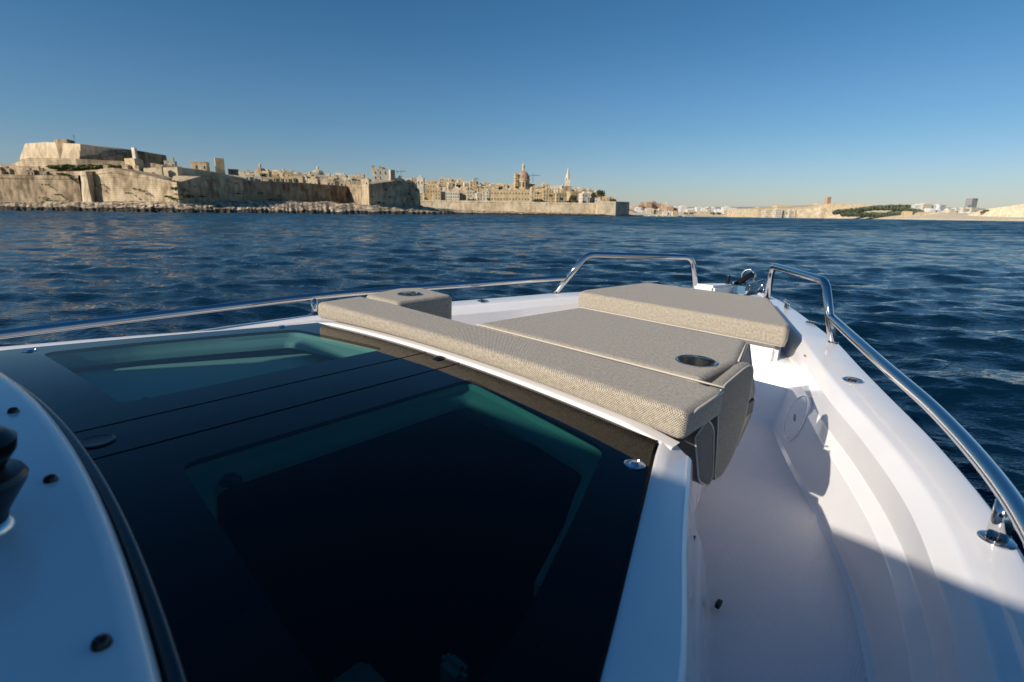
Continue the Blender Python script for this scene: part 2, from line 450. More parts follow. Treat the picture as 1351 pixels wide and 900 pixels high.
for sd, nm in ((1, 'stbd'), (-1, 'port')):
    x0 = .068
    outer = [Vector((x0, AFT))] + [Vector((WG(y), y)) for y in [AFT+(.862-AFT)*k/14 for k in range(15)]] + [Vector((x0, FORE+.012))]
    win = [(.165,.208), (.765,.165), (.715,.36), (.640,.56), (.565,.745), (.165,.800)]
    inner = subdiv(roundpoly(win, [.03,.05,.02,.02,.03,.03]), .03)
    if sd < 0:
        outer = [Vector((-p.x, p.y)) for p in outer][::-1]; inner = [Vector((-p.x, p.y)) for p in inner][::-1]
    cen = (sd*.40, .49)
    # keep the outer corners exact: add inner samples toward them
    cen_v = Vector(cen); extra = []
    def addtoward(c):
        d = (c-cen_v).normalized(); best = None
        for k in range(len(inner)):
            a, b = inner[k], inner[(k+1) % len(inner)]; e = b-a; den = d.x*e.y-d.y*e.x
            if abs(den) < 1e-9: continue
            w_ = a-cen_v; t = (w_.x*e.y-w_.y*e.x)/den; s = (w_.x*d.y-w_.y*d.x)/den
            if t > 0 and 0 <= s <= 1 and (best is None or t < best[0]): best = (t, k, s)
        if best and 1e-3 < best[2] < .999: inner.insert(best[1]+1, cen_v+d*best[0])
    for c in outer: addtoward(c)
    out2 = raycast_loop(inner, outer, cen)
    bm = bmesh.new(); o, i_ = ringmesh(bm, out2, inner, camber)
    # small turned-down rim for thickness
    o2 = [bm.verts.new((v.co.x, v.co.y, v.co.z-.006)) for v in o]
    for k in range(len(o)):
        j = (k+1) % len(o); bm.faces.new((o2[k], o2[j], o[j], o[k]))
    bmesh.ops.recalc_face_normals(bm, faces=bm.faces)
    hg = bl('hatch_glass', bm, M['frit'], None, 40)
    bm = bmesh.new()
    # tinted pane: centre fan with camber rings
    cv = Vector(cen); rings = []
    for s in (1, .75, .5, .25):
        rings.append([bm.verts.new(((cv+(p-cv)*s).x, (cv+(p-cv)*s).y, camber((cv+(p-cv)*s).x))) for p in inner])
    c0 = bm.verts.new((cv.x, cv.y, camber(cv.x))); n = len(inner)
    for a, b in zip(rings, rings[1:]):
        for k in range(n): bm.faces.new((a[k], a[(k+1)%n], b[(k+1)%n], b[k]))
    for k in range(n): bm.faces.new((rings[-1][k], rings[-1][(k+1)%n], c0))
    bm.normal_update()
    if sum(f.normal.z for f in bm.faces) < 0: bmesh.ops.reverse_faces(bm, faces=bm.faces)
    bl('window_pane', bm, M['pane' if sd > 0 else 'pane2'], hg, 180)
    # coaming below the pane : turned inward flange + upstand
    bm = bmesh.new()
    lv = [(1.012, -.010), (1.0, -.012), (.992, -.022), (.925, -.030), (.90, -.036), (.89, -.042), (.888, -.050)]
    rr = []
    def wd(p):   # the landing is wide at the fore and inboard edges only
        return min(1, max(.10, (p.y-.26)/.40, (.34-abs(p.x))/.15))
    for s, dz in lv: rr.append([bm.verts.new(((cv+(p-cv)*(1-(1-s)*wd(p))).x, (cv+(p-cv)*(1-(1-s)*wd(p))).y, camber(p.x)+dz)) for p in inner])
    for a, b in zip(rr, rr[1:]):
        for k in range(n): bm.faces.new((a[k], b[k], b[(k+1)%n], a[(k+1)%n]))
    bl('hatch_coaming', bm, M['coaming'], hg, 50)
    bm = bmesh.new(); lathe(bm, (sd*.205, .262, camber(.2)-.034), [(.016,0),(.016,.004),(.010,.006),(.009,.012),(0,.013)], 20); box(bm, min(sd*.20,sd*.24), max(sd*.20,sd*.24), .256, .268, camber(.2)-.030, camber(.2)-.022)
    bl('window_latch', bm, M['blackp'], hg, 40)
    # hatch hardware
    def disc(name, x, y, r=.0175, raised=True):
        bm = bmesh.new(); z = camber(x)
        if raised: lathe(bm, (x, y, z), [(r, 0), (r, .0012), (r*.93, .0018), (r*.90, .0008), (r*.55, .0008), (r*.5, .002), (r*.34, .0045), (r*.2, .005), (0, .0048)], 28)
        else: lathe(bm, (x, y, z), [(r, 0), (r, .002), (r*.9, .004), (r*.55, .0055), (0, .006)], 28)
        return bl(name, bm, M['chrome'] if raised else M['blackp'], hg, 30)
    disc('hinge_bolt', sd*.630, .735); disc('hinge_bolt', sd*.815, .150)
# centre strip
bm = bmesh.new(); 
rows = []
for y in [AFT+(FORE+.012-AFT)*k/6 for k in range(7)]:
    rows.append([bm.verts.new((x, y, camber(x))) for x in (-.062, 0, .062)])
for a, b in zip(rows, rows[1:]):
    for k in range(2): bm.faces.new((a[k], a[k+1], b[k+1], b[k]))
cs = bl('centre_strip', bm, M['frit'])
bm = bmesh.new(); lathe(bm, (0, .14, camber(0)), [(.025,0),(.025,.0015),(.022,.003),(.020,.0022),(0,.0026)], 28); bl('lock_cap', bm, M['blackp'], cs, 30)
bm = bmesh.new(); lathe(bm, (0.0, .848, camber(0)), [(.015,0),(.015,.002),(.010,.005),(.005,.006),(0,.0063)], 28); bl('hinge_bolt', bm, M['blackp'], cs, 30)
bm = bmesh.new()
for sx in (-1, 1): box(bm, min(sx*.058, sx*.072), max(sx*.058, sx*.072), AFT, FORE, -.41, -.4035)
bl('seam_seal', bm, M['rubber'], cs)
# under-structure of the glass (black) that leaves the windows open
bm = bmesh.new()
for sd in (1, -1):
    outer = [Vector((0.0, AFT))] + [Vector((WG(y)+.008, y)) for y in [AFT+(.862-AFT)*k/14 for k in range(15)]] + [Vector((0.0, FORE+.012))]
    win = [(.157,.200), (.775,.157), (.722,.37), (.645,.57), (.572,.752), (.157,.808)]
    inner = subdiv(roundpoly(win, .03), .03)
    if sd < 0: outer = [Vector((-p.x, p.y)) for p in outer][::-1]; inner = [Vector((-p.x, p.y)) for p in inner][::-1]
    out2 = raycast_loop(inner, outer, (sd*.40, .49))
    ringmesh(bm, out2, inner, lambda x: camber(x)-.011)
bl('cabin_top_frame', bm, M['rubber'])
# cabin interior, seen through the panes
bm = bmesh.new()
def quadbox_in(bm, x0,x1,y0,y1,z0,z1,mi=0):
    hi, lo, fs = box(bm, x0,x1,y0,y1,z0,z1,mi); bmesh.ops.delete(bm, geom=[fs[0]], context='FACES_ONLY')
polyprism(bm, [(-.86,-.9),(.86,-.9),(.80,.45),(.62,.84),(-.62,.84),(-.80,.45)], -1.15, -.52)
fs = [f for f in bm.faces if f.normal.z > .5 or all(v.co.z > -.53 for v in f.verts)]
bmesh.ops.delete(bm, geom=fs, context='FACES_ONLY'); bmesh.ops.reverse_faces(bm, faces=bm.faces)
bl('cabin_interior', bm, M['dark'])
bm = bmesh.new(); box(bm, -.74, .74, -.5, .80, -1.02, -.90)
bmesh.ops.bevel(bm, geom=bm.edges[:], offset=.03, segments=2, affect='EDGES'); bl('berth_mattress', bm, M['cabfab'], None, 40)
bm = bmesh.new()
polyprism(bm, [(.57,.56),(.69,.56),(.60,.80),(.48,.80)], -.60, -.575)
polyprism(bm, [(-.84,.02),(-.12,.02),(-.12,.83),(-.60,.83)], -.505, -.485)  # pale sheet added close under the port pane to brighten it
bl('shelf_and_bounce_sheet', bm, M['cabwhite'])
bm = bmesh.new(); box(bm, .30,.42,.30,.42,-.90,-.80); box(bm,.44,.50,.47,.50,-.90,-.74)
bmesh.ops.bevel(bm, geom=bm.edges[:], offset=.012, segments=2, affect='EDGES'); bl('cabin_locker', bm, M['cabwhite'], None, 40)

# --- white nosing between glass and bolster
def bolster_aft(x): return .868 - .02*(x/.62)**2 - .0*x
bm = bmesh.new(); rows = []
for k in range(25):
    x = -.645 + 1.288*k/24; y = bolster_aft(x); z = camber(x)
    q_ = min(1, (12.5-abs(k-12))/2.5)
    rows.append([bm.verts.new((x, y+dy, z-.004+(dz+.004)*q_)) for dy, dz in ((-.002,-.01),(-.004,.001),(-.002,.005),(.003,.008),(.03,.008))])
for a, b in zip(rows, rows[1:]):
    for k in range(4): bm.faces.new((a[k], b[k], b[k+1], a[k+1]))
bmesh.ops.recalc_face_normals(bm, faces=bm.faces)
bl('nosing_strip', bm, M['gel'], None, 60)

# --- cushions
def cushion(name, pts, ztop, zbot, bev=.018, parent=None, puff=.0, pipe_top=True, pipe_bot=False, seg=4, mat='fab', skip=()):
    bm = bmesh.new()
    zt = ztop if callable(ztop) else (lambda x, y: ztop)
    zb = zbot if callable(zbot) else (lambda x, y: zbot)
    polyprism(bm, pts, zb, zt)
    bmesh.ops.recalc_face_normals(bm, faces=bm.faces)
    bmesh.ops.bevel(bm, geom=[e for e in bm.edges], offset=bev, segments=seg, affect='EDGES', profile=.6)
    o = bl(name, bm, M[mat], parent, 60, uv=True)
    def pp(dz, zf, ins):
        bm2 = bmesh.new(); n = len(pts)
        cx_ = sum(p[0] for p in pts)/n; cy_ = sum(p[1] for p in pts)/n
        for i in range(n):
            if i in skip: continue
            a, b = pts[i], pts[(i+1) % n]
            nx, ny = (b[1]-a[1]), -(b[0]-a[0]); l = math.hypot(nx, ny); nx /= l; ny /= l
            if (nx*((a[0]+b[0])/2-cx_)+ny*((a[1]+b[1])/2-cy_)) < 0: nx, ny = -nx, -ny
            tx, ty = (b[0]-a[0])/l, (b[1]-a[1])/l
            P = [(a[0]+(b[0]-a[0])*t+tx*bev*.6*(1-2*t)-nx*(bev*.30-.001), a[1]+(b[1]-a[1])*t+ty*bev*.6*(1-2*t)-ny*(bev*.30-.001)) for t in (0,.25,.5,.75,1)]
            tube(bm2, [(x, y, zf(x, y)+dz) for x, y in P], .0022, 8)
        bl('piping', bm2, M['pipe'], o, 180)
    if pipe_top: pp(-bev*.30+.001, zt, 0)
    if pipe_bot: pp(bev*.30-.001, zb, 0)
    return o
def cupholder(parent, x, y, z, r=.041):
    bm = bmesh.new()
    lathe(bm, (x, y, z), [(r+.006,.0004),(r+.006,.0022),(r+.003,.0034),(r,.0024),(r-.001,-.004),(r-.003,-.075),(0,-.075)], 40)
    c = bl('cup_holder', bm, M['chrome'], parent, 40)
    c.data.materials.append(M['brushed'])
    for p in c.data.polygons:
        if all(c.data.vertices[v].co.z < z+ZB-.003 for v in p.vertices): p.material_index = 1
def cut_hole(o, x, y, z, r):
    """punch a round well into a cushion (boolean against a temporary cutter, applied)"""
    bm = bmesh.new(); lathe(bm, (x, y, z+ZB), [(0,-.085),(r,-.085),(r,.05),(0,.05)], 40); bmesh.ops.recalc_face_normals(bm, faces=bm.faces)
    me = bpy.data.meshes.new('cutter'); bm.to_mesh(me); bm.free(); me.materials.append(o.data.materials[0])
    c = bpy.data.objects.new('cutter', me); COL.objects.link(c); c.parent = boat
    o.modifiers.clear(); md = o.modifiers.new('b', 'BOOLEAN'); md.operation = 'DIFFERENCE'; md.object = c; md.solver = 'EXACT'
    bpy.context.view_layer.update()
    dg = bpy.context.evaluated_depsgraph_get(); nm = bpy.data.meshes.new_from_object(o.evaluated_get(dg))
    o.modifiers.clear(); nm.set_sharp_from_angle(angle=math.radians(50)); o.data = nm
    wn = o.modifiers.new('wn', 'WEIGHTED_NORMAL'); wn.keep_sharp = True
    bpy.data.objects.remove(c); bpy.data.meshes.remove(me)
ZT = -.345
# aft bolster : long curved cushion across the cabin front
bp_ = [( -.625+1.285*k/16, bolster_aft(-.625+1.285*k/16)+.002) for k in range(17)]
bp_ += [(.660,1.030)] + [(.66-1.30*k/8, 1.045-.010*(1-abs(1-k/4))) for k in range(1,8)] + [(-.645,1.03)]
bol = cushion('aft_bolster_cushion', bp_, ZT, lambda x, y: camber(x)+.012, bev=.020, pipe_top=False, seg=5)
bm = bmesh.new(); tube(bm, smoothpath([(.6555,.872,-.368),(.6575,.885,ZT-.008),(.659,.96,ZT-.004),(.655,1.028,ZT-.006)], .02), .0024, 8)
tube(bm, [( -.07+.72*k/10, 1.047, ZT-.0035) for k in range(11)], .0022, 8)
bl('piping', bm, M['pipe'], bol, 180)
# port armrest block with cup holder
pb = cushion('armrest_cushion', [(-.650,1.048),(-.452,1.048),(-.452,1.300),(-.660,1.318),(-.700,1.235)], ZT+.002, -.60, bev=.022, pipe_top=False)
cut_hole(pb, -.555,1.178,ZT+.002,.0405); cupholder(pb, -.555,1.178,ZT+.002,.040)
# starboard sunpad
sp = cushion('sunpad_cushion', [(-.075,1.050),(.600,1.050),(.600,1.262),(.545,1.490),(-.03,1.505)], ZT, -.42, bev=.020, pipe_top=False)
cut_hole(sp, .535,1.172,ZT,.042); cupholder(sp, .535,1.172,ZT,.0415)
bm = bmesh.new()
tube(bm, smoothpath([(.598,1.27,ZT-.005),(.543,1.487,ZT-.007),(.545,1.492,-.41)], .02), .0022, 8); bl('piping', bm, M['pipe'], sp, 180)
# hanging side cushions on the starboard face of the seat
def sidepad(name, prof, x0, x1, lean=0, mat='fab'):
    """prof: (y,z) polygon seen from the side; lean pushes lower points inboard"""
    bm = bmesh.new()
    a = [bm.verts.new((x1+lean*(z-ZT), y, z)) for y, z in prof]; b = [bm.verts.new((x0+lean*(z-ZT), y, z)) for y, z in prof]
    n = len(prof); bm.faces.new(a); bm.faces.new(b[::-1])
    for i in range(n): bm.faces.new((a[i], b[i], b[(i+1)%n], a[(i+1)%n]))
    bmesh.ops.recalc_face_normals(bm, faces=bm.faces)
    bmesh.ops.bevel(bm, geom=bm.edges[:], offset=.013, segments=4, affect='EDGES', profile=.6)
    o = bl(name, bm, M[mat], None, 60, uv=True)
    bm = bmesh.new(); P = [(x1+lean*(z-ZT)-.001, y, z) for y, z in prof]; P = P+[P[0]]
    cyy = sum(p[0] for p in prof)/n; czz = sum(p[1] for p in prof)/n
    P = [(x, y+(cyy-y)*.03, z+(czz-z)*.03) for x, y, z in P]
    tube(bm, smoothpath(P, .02, 4), .002, 8); bl('piping', bm, M['pipe'], o, 180)
    return o
sidepad('side_backrest_cushion', [(1.045,-.364),(1.075,-.350),(1.19,-.336),(1.235,-.337),(1.262,-.36),(1.266,-.49),(1.225,-.575),(1.170,-.606),(1.125,-.600),(1.085,-.46)], .612, .640, .03, 'fabshade')
sidepad('side_end_cushion', [(.975,-.440),(1.03,-.415),(1.075,-.45),(1.122,-.585),(1.105,-.606),(1.035,-.565)], .56, .634, .02, 'fabdeepshade')
bm = bmesh.new(); V = [bm.verts.new(p) for p in [(.602,1.275,-.352),(.548,1.487,-.352),(.622,1.345,-.435),(.626,1.335,-.50),(.622,1.275,-.565),(.628,1.275,-.44)]]
V2 = [bm.verts.new((v.co.x-.045, v.co.y-.01, v.co.z-.012)) for v in V]
for q in ((0,1,2,5),(5,2,3),(5,3,4)): bm.faces.new([V[k] for k in q])
for k0, k1 in ((0,1),(1,2),(2,3),(3,4),(4,5),(5,0)): bm.faces.new((V[k0],V2[k0],V2[k1],V[k1]))
bmesh.ops.recalc_face_normals(bm, faces=bm.faces)
fl_ = bl('side_flap_cushion', bm, M['fab'], None, 40, uv=True)
bm = bmesh.new(); tube(bm, smoothpath([(.549,1.488,-.353),(.622,1.347,-.436),(.627,1.336,-.50),(.623,1.275,-.566)], .01), .0022, 8); bl('piping', bm, M['pipe'], fl_, 180)
bm = bmesh.new(); polyprism(bm, [(.560,1.28),(.632,1.282),(.632,1.325),(.60,1.38),(.560,1.38)], -.485, -.452); bl('seat_pocket', bm, M['rubber'])
# seat moulding beneath
bm = bmesh.new()
polyprism(bm, [(-.05,.882),(.57,.882),(.57,1.22),(.50,1.46),(-.02,1.475)], FLOOR, -.425)
polyprism(bm, [(-.64,.882),(-.47,.882),(-.47,1.28),(-.64,1.29)], FLOOR, -.605)
polyprism(bm, [(-.47,.882),(-.05,.882),(-.05,1.03),(-.47,1.03)], FLOOR, -.425)
bmesh.ops.bevel(bm, geom=[e for e in bm.edges if abs(e.verts[0].co.z-e.verts[1].co.z) > .1], offset=.02, segments=3, affect='EDGES')
bl('seat_base', bm, M['liner'], None, 40)
# forward bolster and its pedestal
fb = cushion('bow_cushion', [(-.395,2.015),(.515,2.000),(.500,2.085),(.262,2.630),(-.355,2.590),(-.410,2.085)],
             -.393, -.470, bev=.020, pipe_top=False, pipe_bot=True)
bm = bmesh.new()
polyprism(bm, [(-.40,2.045),(.485,2.035),(.475,2.12),(.235,2.655),(-.235,2.655),(-.40,2.12)], FLOOR, -.474)
bmesh.ops.bevel(bm, geom=bm.edges[:], offset=.018, segments=3, affect='EDGES')
bl('bow_seat_base', bm, M['gel'], None, 40)
# forward step (raised floor in front of the bow seat)
bm = bmesh.new(); rows = []
for y, z in ((1.90,FLOOR-.002),(1.925,FLOOR+.008),(1.945,FLOOR+.03),(2.00,-.565),(2.02,-.543),(2.05,-.533),(2.09,-.530),(2.60,-.530)):
    x = W(min(y,2.5))-GWd(min(y,2.5))-.030; rows.append([bm.verts.new((q*x, y, z)) for q in (-1,-.4,.4,1)])
for a, b in zip(rows, rows[1:]):
    for k in range(3): bm.faces.new((a[k], a[k+1], b[k+1], b[k]))
bl('bow_step', bm, M['gel'], None, 50)
# round locker hatch on the starboard wall
def wallpoint(y, z):  # on the lower wall
    w, g, gw = W(y), G(y), GWd(y); i = w-gw
    x_hi, z_hi = i-.040, g-.104; x_lo, z_lo = i-.082, FLOOR+.018
    t = (z_hi-z)/(z_hi-z_lo); return x_hi+(x_lo-x_hi)*t
bm = bmesh.new(); y0, z0 = 1.79, -.635
nrm = Vector((-(1), (wallpoint(y0+.05,z0)-wallpoint(y0-.05,z0))/.1, (wallpoint(y0,z0+.01)-wallpoint(y0,z0-.01))/.02)).normalized()
c0 = Vector((wallpoint(y0, z0), y0, z0))+nrm*.002
q3 = Vector((0,0,1)).rotation_difference(nrm).to_matrix()
lathe(bm, c0, [(.080,-.02),(.079,.002),(.075,.003),(.073,.000),(.071,.000),(.069,.003),(.04,.0045),(0,.0045)], 40, M3=q3)
rh = bl('round_locker_hatch', bm, M['gel'], None, 35)
bm = bmesh.new(); lathe(bm, c0+nrm*.005, [(.012,0),(.011,.002),(0,.002)], 16, M3=q3 @ Matrix.Diagonal((.5,1.5,1))); bl('latch', bm, M['brushed'], rh, 35)

# --- rails
TR = .0152
def P(sd, x, y, z): return (sd*x, y, z)
for sd in (1, -1):
    # hoop
    bm = bmesh.new()
    hp = [P(sd,.622,2.165,-.455), P(sd,.534,2.302,-.255), P(sd,.199,2.786,-.264), P(sd,.186,2.86,-.44)]
    hp = [P(sd,.632,2.150,-.452), P(sd,.545,2.290,-.250), P(sd,.205,2.790,-.258), P(sd,.186,2.85,-.438)]
    tube(bm, smoothpath(hp, .045, 8), TR, 16)
    hoop = bl('bow_rail_hoop', bm, M['chrome'], None, 180)
    for q in (hp[0], hp[-1]):
        bm = bmesh.new(); lathe(bm, (q[0], q[1], G(q[1])+.001), [(.0185,0),(.0185,.002),(.0165,.003),(TR,.0035)], 24); bl('base_flange', bm, M['chrome'], hoop, 40)
    # side rail
    pts = [P(sd, .598, 2.215, -.370)]
    for y in [2.0,1.7,1.4,1.09,.8,.4,0,-.5,-1.0]:
        pts.append(P(sd, W(y)-.032, y, G(y)+.079+.0*y))
    sm = []
    for i in range(len(pts)-1):
        p0 = Vector(pts[max(i-1,0)]); p1 = Vector(pts[i]); p2 = Vector(pts[i+1]); p3 = Vector(pts[min(i+2,len(pts)-1)])
        for k in range(8):
            t = k/8; sm.append(.5*((2*p1)+(p2-p0)*t+(2*p0-5*p1+4*p2-p3)*t*t+(3*p1-p0-3*p2+p3)*t**3))
    sm.append(Vector(pts[-1]))
    bm = bmesh.new(); tube(bm, sm, TR, 16); rail = bl('side_rail', bm, M['chrome'], None, 180)
    for y in (1.087, -.15):
        x = W(y)-.032
        bm = bmesh.new(); tube(bm, [P(sd,x,y,G(y)), P(sd,x,y,G(y)+.075)], .0145, 16); st = bl('stanchion', bm, M['chrome'], rail, 180)
        bm = bmesh.new(); lathe(bm, P(sd,x,y,G(y)+.0012), [(.0245,0),(.0245,.0022),(.0225,.0034),(.0145,.004)], 28); bl('base_flange', bm, M['chrome'], rail, 40)
# --- deck fittings
def fit(name, x, y, prof, mat='chrome', parent=None, z=None, seg=24):
    bm = bmesh.new(); lathe(bm, (x, y, G(y)+.003 if z is None else z), prof, seg); return bl(name, bm, M[mat], parent, 35)
for x, y in ((.768,1.752),(.497,2.43),(-.760,1.76)):
    o = fit('deck_filler_cap', x, y, [(.027,0),(.027,.002),(.023,.004),(.021,.0025),(.0,.0025)])
    bm = bmesh.new(); tube(bm, [(x-.012,y,G(y)+.009),(x+.012,y,G(y)+.009)], .003, 8); bl('key_slot', bm, M['blackp'], o, 60)
def cleat(x, y, ang):
    bm = bmesh.new(); z = G(y)+.003; c, s = math.cos(ang), math.sin(ang)
    tube(bm, [(x+c*t, y+s*t, z+.032) for t in (-.06,-.045,0,.045,.06)], [.003,.007,.008,.007,.003], 12)
    for t in (-.014, .014): tube(bm, [(x+c*t, y+s*t, z), (x+c*t, y+s*t, z+.03)], .006, 12)
    return bl('mooring_cleat', bm, M['chrome'], None, 60)
cleat(.330, 2.66, math.radians(118)); cleat(-.395, 2.70, math.radians(62))
fit('deck_light', .185, 2.79+.03, [(.012,0),(.012,.006),(.006,.012),(0,.013)]); fit('deck_light', -.30, 2.84, [(.010,0),(.010,.006),(.006,.012),(0,.013)])
bm = bmesh.new(); box(bm, -.012,.012,-.004,.004,-.003,.003); bmesh.ops.rotate(bm, verts=bm.verts, cent=(0,0,0), matrix=Matrix.Rotation(math.radians(-60),3,'Z'))
yy = 1.99; bmesh.ops.translate(bm, verts=bm.verts, vec=(W(yy)-GWd(yy)-.012, yy, G(yy)-.022)); bl('courtesy_light', bm, M['red'])
# anchor gear
bm = bmesh.new(); polyprism(bm, [(-.125,2.66),(-.015,2.66),(-.010,2.93),(-.075,2.93)], -.445, lambda x, y: -.376 if y < 2.8 else -.392)
bmesh.ops.bevel(bm, geom=bm.edges[:], offset=.012, segments=3, affect='EDGES'); bl('anchor_locker_cover', bm, M['gel'], None, 40)
bm = bmesh.new()
box(bm, -.012,.062,2.86,3.16,-.432,-.426); box(bm, -.012,-.007,2.90,3.16,-.427,-.375); box(bm, .057,.062,2.90,3.16,-.427,-.375)
ar = bl('anchor_roller', bm, M['chrome'])
bm = bmesh.new()
tube(bm, [(.025+.034*math.cos(a), 3.02, -.352+.040*math.sin(a)) for a in [2*PI*k/28 for k in range(29)]], .0075, 12, cap=False); bl('anchor_shackle', bm, M['chrome'], ar, 180)
bm = bmesh.new(); tube(bm, [(-.004,2.96,-.385),(.045,3.0,-.335),(.052,3.07,-.345)], [.016,.014,.007], 12); bl('anchor_swivel', bm, M['blackp'], ar, 60)
bm = bmesh.new(); lathe(bm, (-.075,3.0,-.436), [(.010,0),(.010,.075),(.007,.082),(0,.083)], 16); bl('bow_light', bm, M['blackp'], None, 40)
bm = bmesh.new(); tube(bm, smoothpath([(.075,3.02,-.43),(.105,3.05,-.375),(.12,3.0,-.43)], .01), .004, 8); bl('bow_eye', bm, M['chrome'], None, 180)
# black rubber bumpers on cabin side
for y, z, dx in ((.80,-.545,.026),(.905,-.722,.085)):
    bm = bmesh.new(); x = F(min(y,.87))+dx-.004; box(bm, x-.004, x+.004, y-.008, y+.008, z-.005, z+.005)
    bl('rubber_stop', bm, M['rubber'])

# --- dash / coaming aft of the glass
bm = bmesh.new(); rows = []
xs = [-1.0+2.0*k/40 for k in range(41)]
for x in xs:
    ye = .103-.12*(x-.08)**2; zt_ = -.352-.04*x*x
    rows.append([bm.verts.new((x, yy, zz)) for yy, zz in ((ye,-.44),(ye,zt_-.016),(ye-.003,zt_-.008),(ye-.010,zt_-.002),(ye-.022,zt_),(-.15,zt_+.006),(-.40,zt_+.012),(-.75,zt_+.012))])
for a, b in zip(rows, rows[1:]):
    for k in range(7): bm.faces.new((a[k], b[k], b[k+1], a[k+1]))
bmesh.ops.recalc_face_normals(bm, faces=bm.faces)
dash = bl('dash_top', bm, M['gel'], None, 60)
bm = bmesh.new(); tube(bm, [(x, .114-.12*(x-.08)**2, -.391-.043*x*x) for x in xs], .0075, 10); bl('gasket', bm, M['gasket'], dash, 180)
for x, y in ((-.405,.045),(-.10,.058),(.197,.062),(.525,.047)):
    bm = bmesh.new(); zt_ = -.352-.04*x*x
    lathe(bm, (x, y, zt_-.001), [(.0075,0),(.0075,.003),(.0062,.007),(.004,.009),(0,.0095)], 20); bl('snap_stud', bm, M['blackp'], dash, 40)
# stacked black knob (radio aerial foot) on the dash
bm = bmesh.new(); cx_, cy_ = .272, -.006; zt_ = -.357
lathe(bm, (cx_, cy_, zt_), [(.024,.010),(.026,.020),(.044,.050),(.047,.058),(.044,.064),(.030,.066),(.030,.070),(.042,.088),(.044,.100),(.036,.108),(.016,.110),(.016,.122),(.012,.126),(0,.126)], 32)
kn = bl('aerial_foot', bm, M['blackp'], None, 40)
bm = bmesh.new(); lathe(bm, (cx_, cy_, zt_), [(.029,0),(.029,.005),(.026,.010),(.024,.012)], 32); bl('base_ring', bm, M['chrome'], kn, 40)
# --- cockpit, console and hard top behind the lens
bm = bmesh.new(); box(bm, -.92,.92,-1.0,-.76,-.70,-.36); bl('helm_console', bm, M['gel'])
bm = bmesh.new(); polyprism(bm, roundpoly([(-1.05,-3.2),(1.05,-3.2),(1.06,-1.31),(.3,-1.31),(-.3,-1.34),(-1.06,-1.36)], .06), .58, .64)
rf = bl('hard_top', bm, M['roofm'])
for sx in (-1, 1):
    for y0, y1 in ((-.95,-1.5),(-2.9,-3.0)):
        bm = bmesh.new(); tube(bm, [(sx*1.0, y0, -.50), (sx*.98, y1, .585)], .035, 12); bl('pillar', bm, M['roofm'], rf, 60)
# unseen smoked glass ahead of the hard top, added to cut sky light
bm = bmesh.new(); V = [bm.verts.new(p) for p in ((-1.0,-.42,-.335),(1.0,-.42,-.335),(.98,-1.37,.575),(-.98,-1.37,.575))]; bm.faces.new(V)
W2 = [bm.verts.new((v.co.x, v.co.y-.010, v.co.z-.008)) for v in V]; bm.faces.new(W2[::-1])
for k in range(4): bm.faces.new((V[k], W2[k], W2[(k+1)%4], V[(k+1)%4]))
wsn = bl('added_windscreen', bm, M['frit'])
bm = bmesh.new()
bm.free()
for q in (0, 1):
    bm = bmesh.new(); tube(bm, [((-1.0,1.0)[q],-.42,-.34), ((-.98,.98)[q],-1.36,.58)], .018, 8); bl('added_windscreen_post', bm, M['roofm'], wsn, 60)
bm = bmesh.new(); box(bm, -1.1,1.1,-4.6,-4.55,-1.6,-.55); bl('transom', bm, M['gel'])

# ================================================================== WORLD / SUN
sunv_b = Vector((.20, .80, -.41)).normalized()
sunw = (BR @ sunv_b).normalized()                # direction the light travels, world
elev = math.asin(-sunw.z); az = math.atan2(-sunw.x, -sunw.y)
world = bpy.data.worlds.new('World'); scn.world = world; world.use_nodes = True
nt = world.node_tree; bg = nt.nodes['Background']
sky = nt.nodes.new('ShaderNodeTexSky'); sky.sky_type = 'NISHITA'; sky.sun_disc = False
sky.sun_elevation = elev; sky.sun_rotation = az; sky.altitude = 0.0; sky.air_density = 1.15; sky.dust_density = .25; sky.ozone_density = 4.0
hs = nt.nodes.new('ShaderNodeHueSaturation'); hs.inputs['Saturation'].default_value = 1.12
nt.links.new(sky.outputs[0], hs.inputs['Color']); 
wg = nt.nodes.new('ShaderNodeTexCoord'); wx = nt.nodes.new('ShaderNodeSeparateXYZ'); nt.links.new(wg.outputs['Generated'], wx.inputs[0])
wr = nt.nodes.new('ShaderNodeValToRGB'); wr.color_ramp.interpolation = 'EASE'; nt.links.new(wx.outputs['Z'], wr.inputs[0])
e = wr.color_ramp.elements; e[0].position = 0; e[0].color = (.66,.66,.86,1); e[1].position = .60; e[1].color = (.30,.57,.70,1); e2 = e.new(.05); e2.color = (.63,.68,.84,1); e3 = e.new(.16); e3.color = (.54,.68,.79,1); e4 = e.new(.32); e4.color = (.42,.64,.73,1)
mu = nt.nodes.new('ShaderNodeMix'); mu.data_type = 'RGBA'; mu.blend_type = 'MULTIPLY'; mu.inputs[0].default_value = 1
nt.links.new(hs.outputs[0], mu.inputs[6]); nt.links.new(wr.outputs[0], mu.inputs[7]); nt.links.new(mu.outputs[2], bg.inputs['Color']); bg.inputs['Strength'].default_value = .11
sl = bpy.data.lights.new('sun', 'SUN'); sl.energy = 5.0; sl.angle = math.radians(.5); sl.color = (1, .925, .82)
so = bpy.data.objects.new('sun', sl); COL.objects.link(so); so.rotation_mode = 'QUATERNION'
so.rotation_quaternion = sunw.to_track_quat('-Z', 'Y'); so.location = (-30, -30, 40)
print('SUN elev', math.degrees(elev), 'az', math.degrees(az))

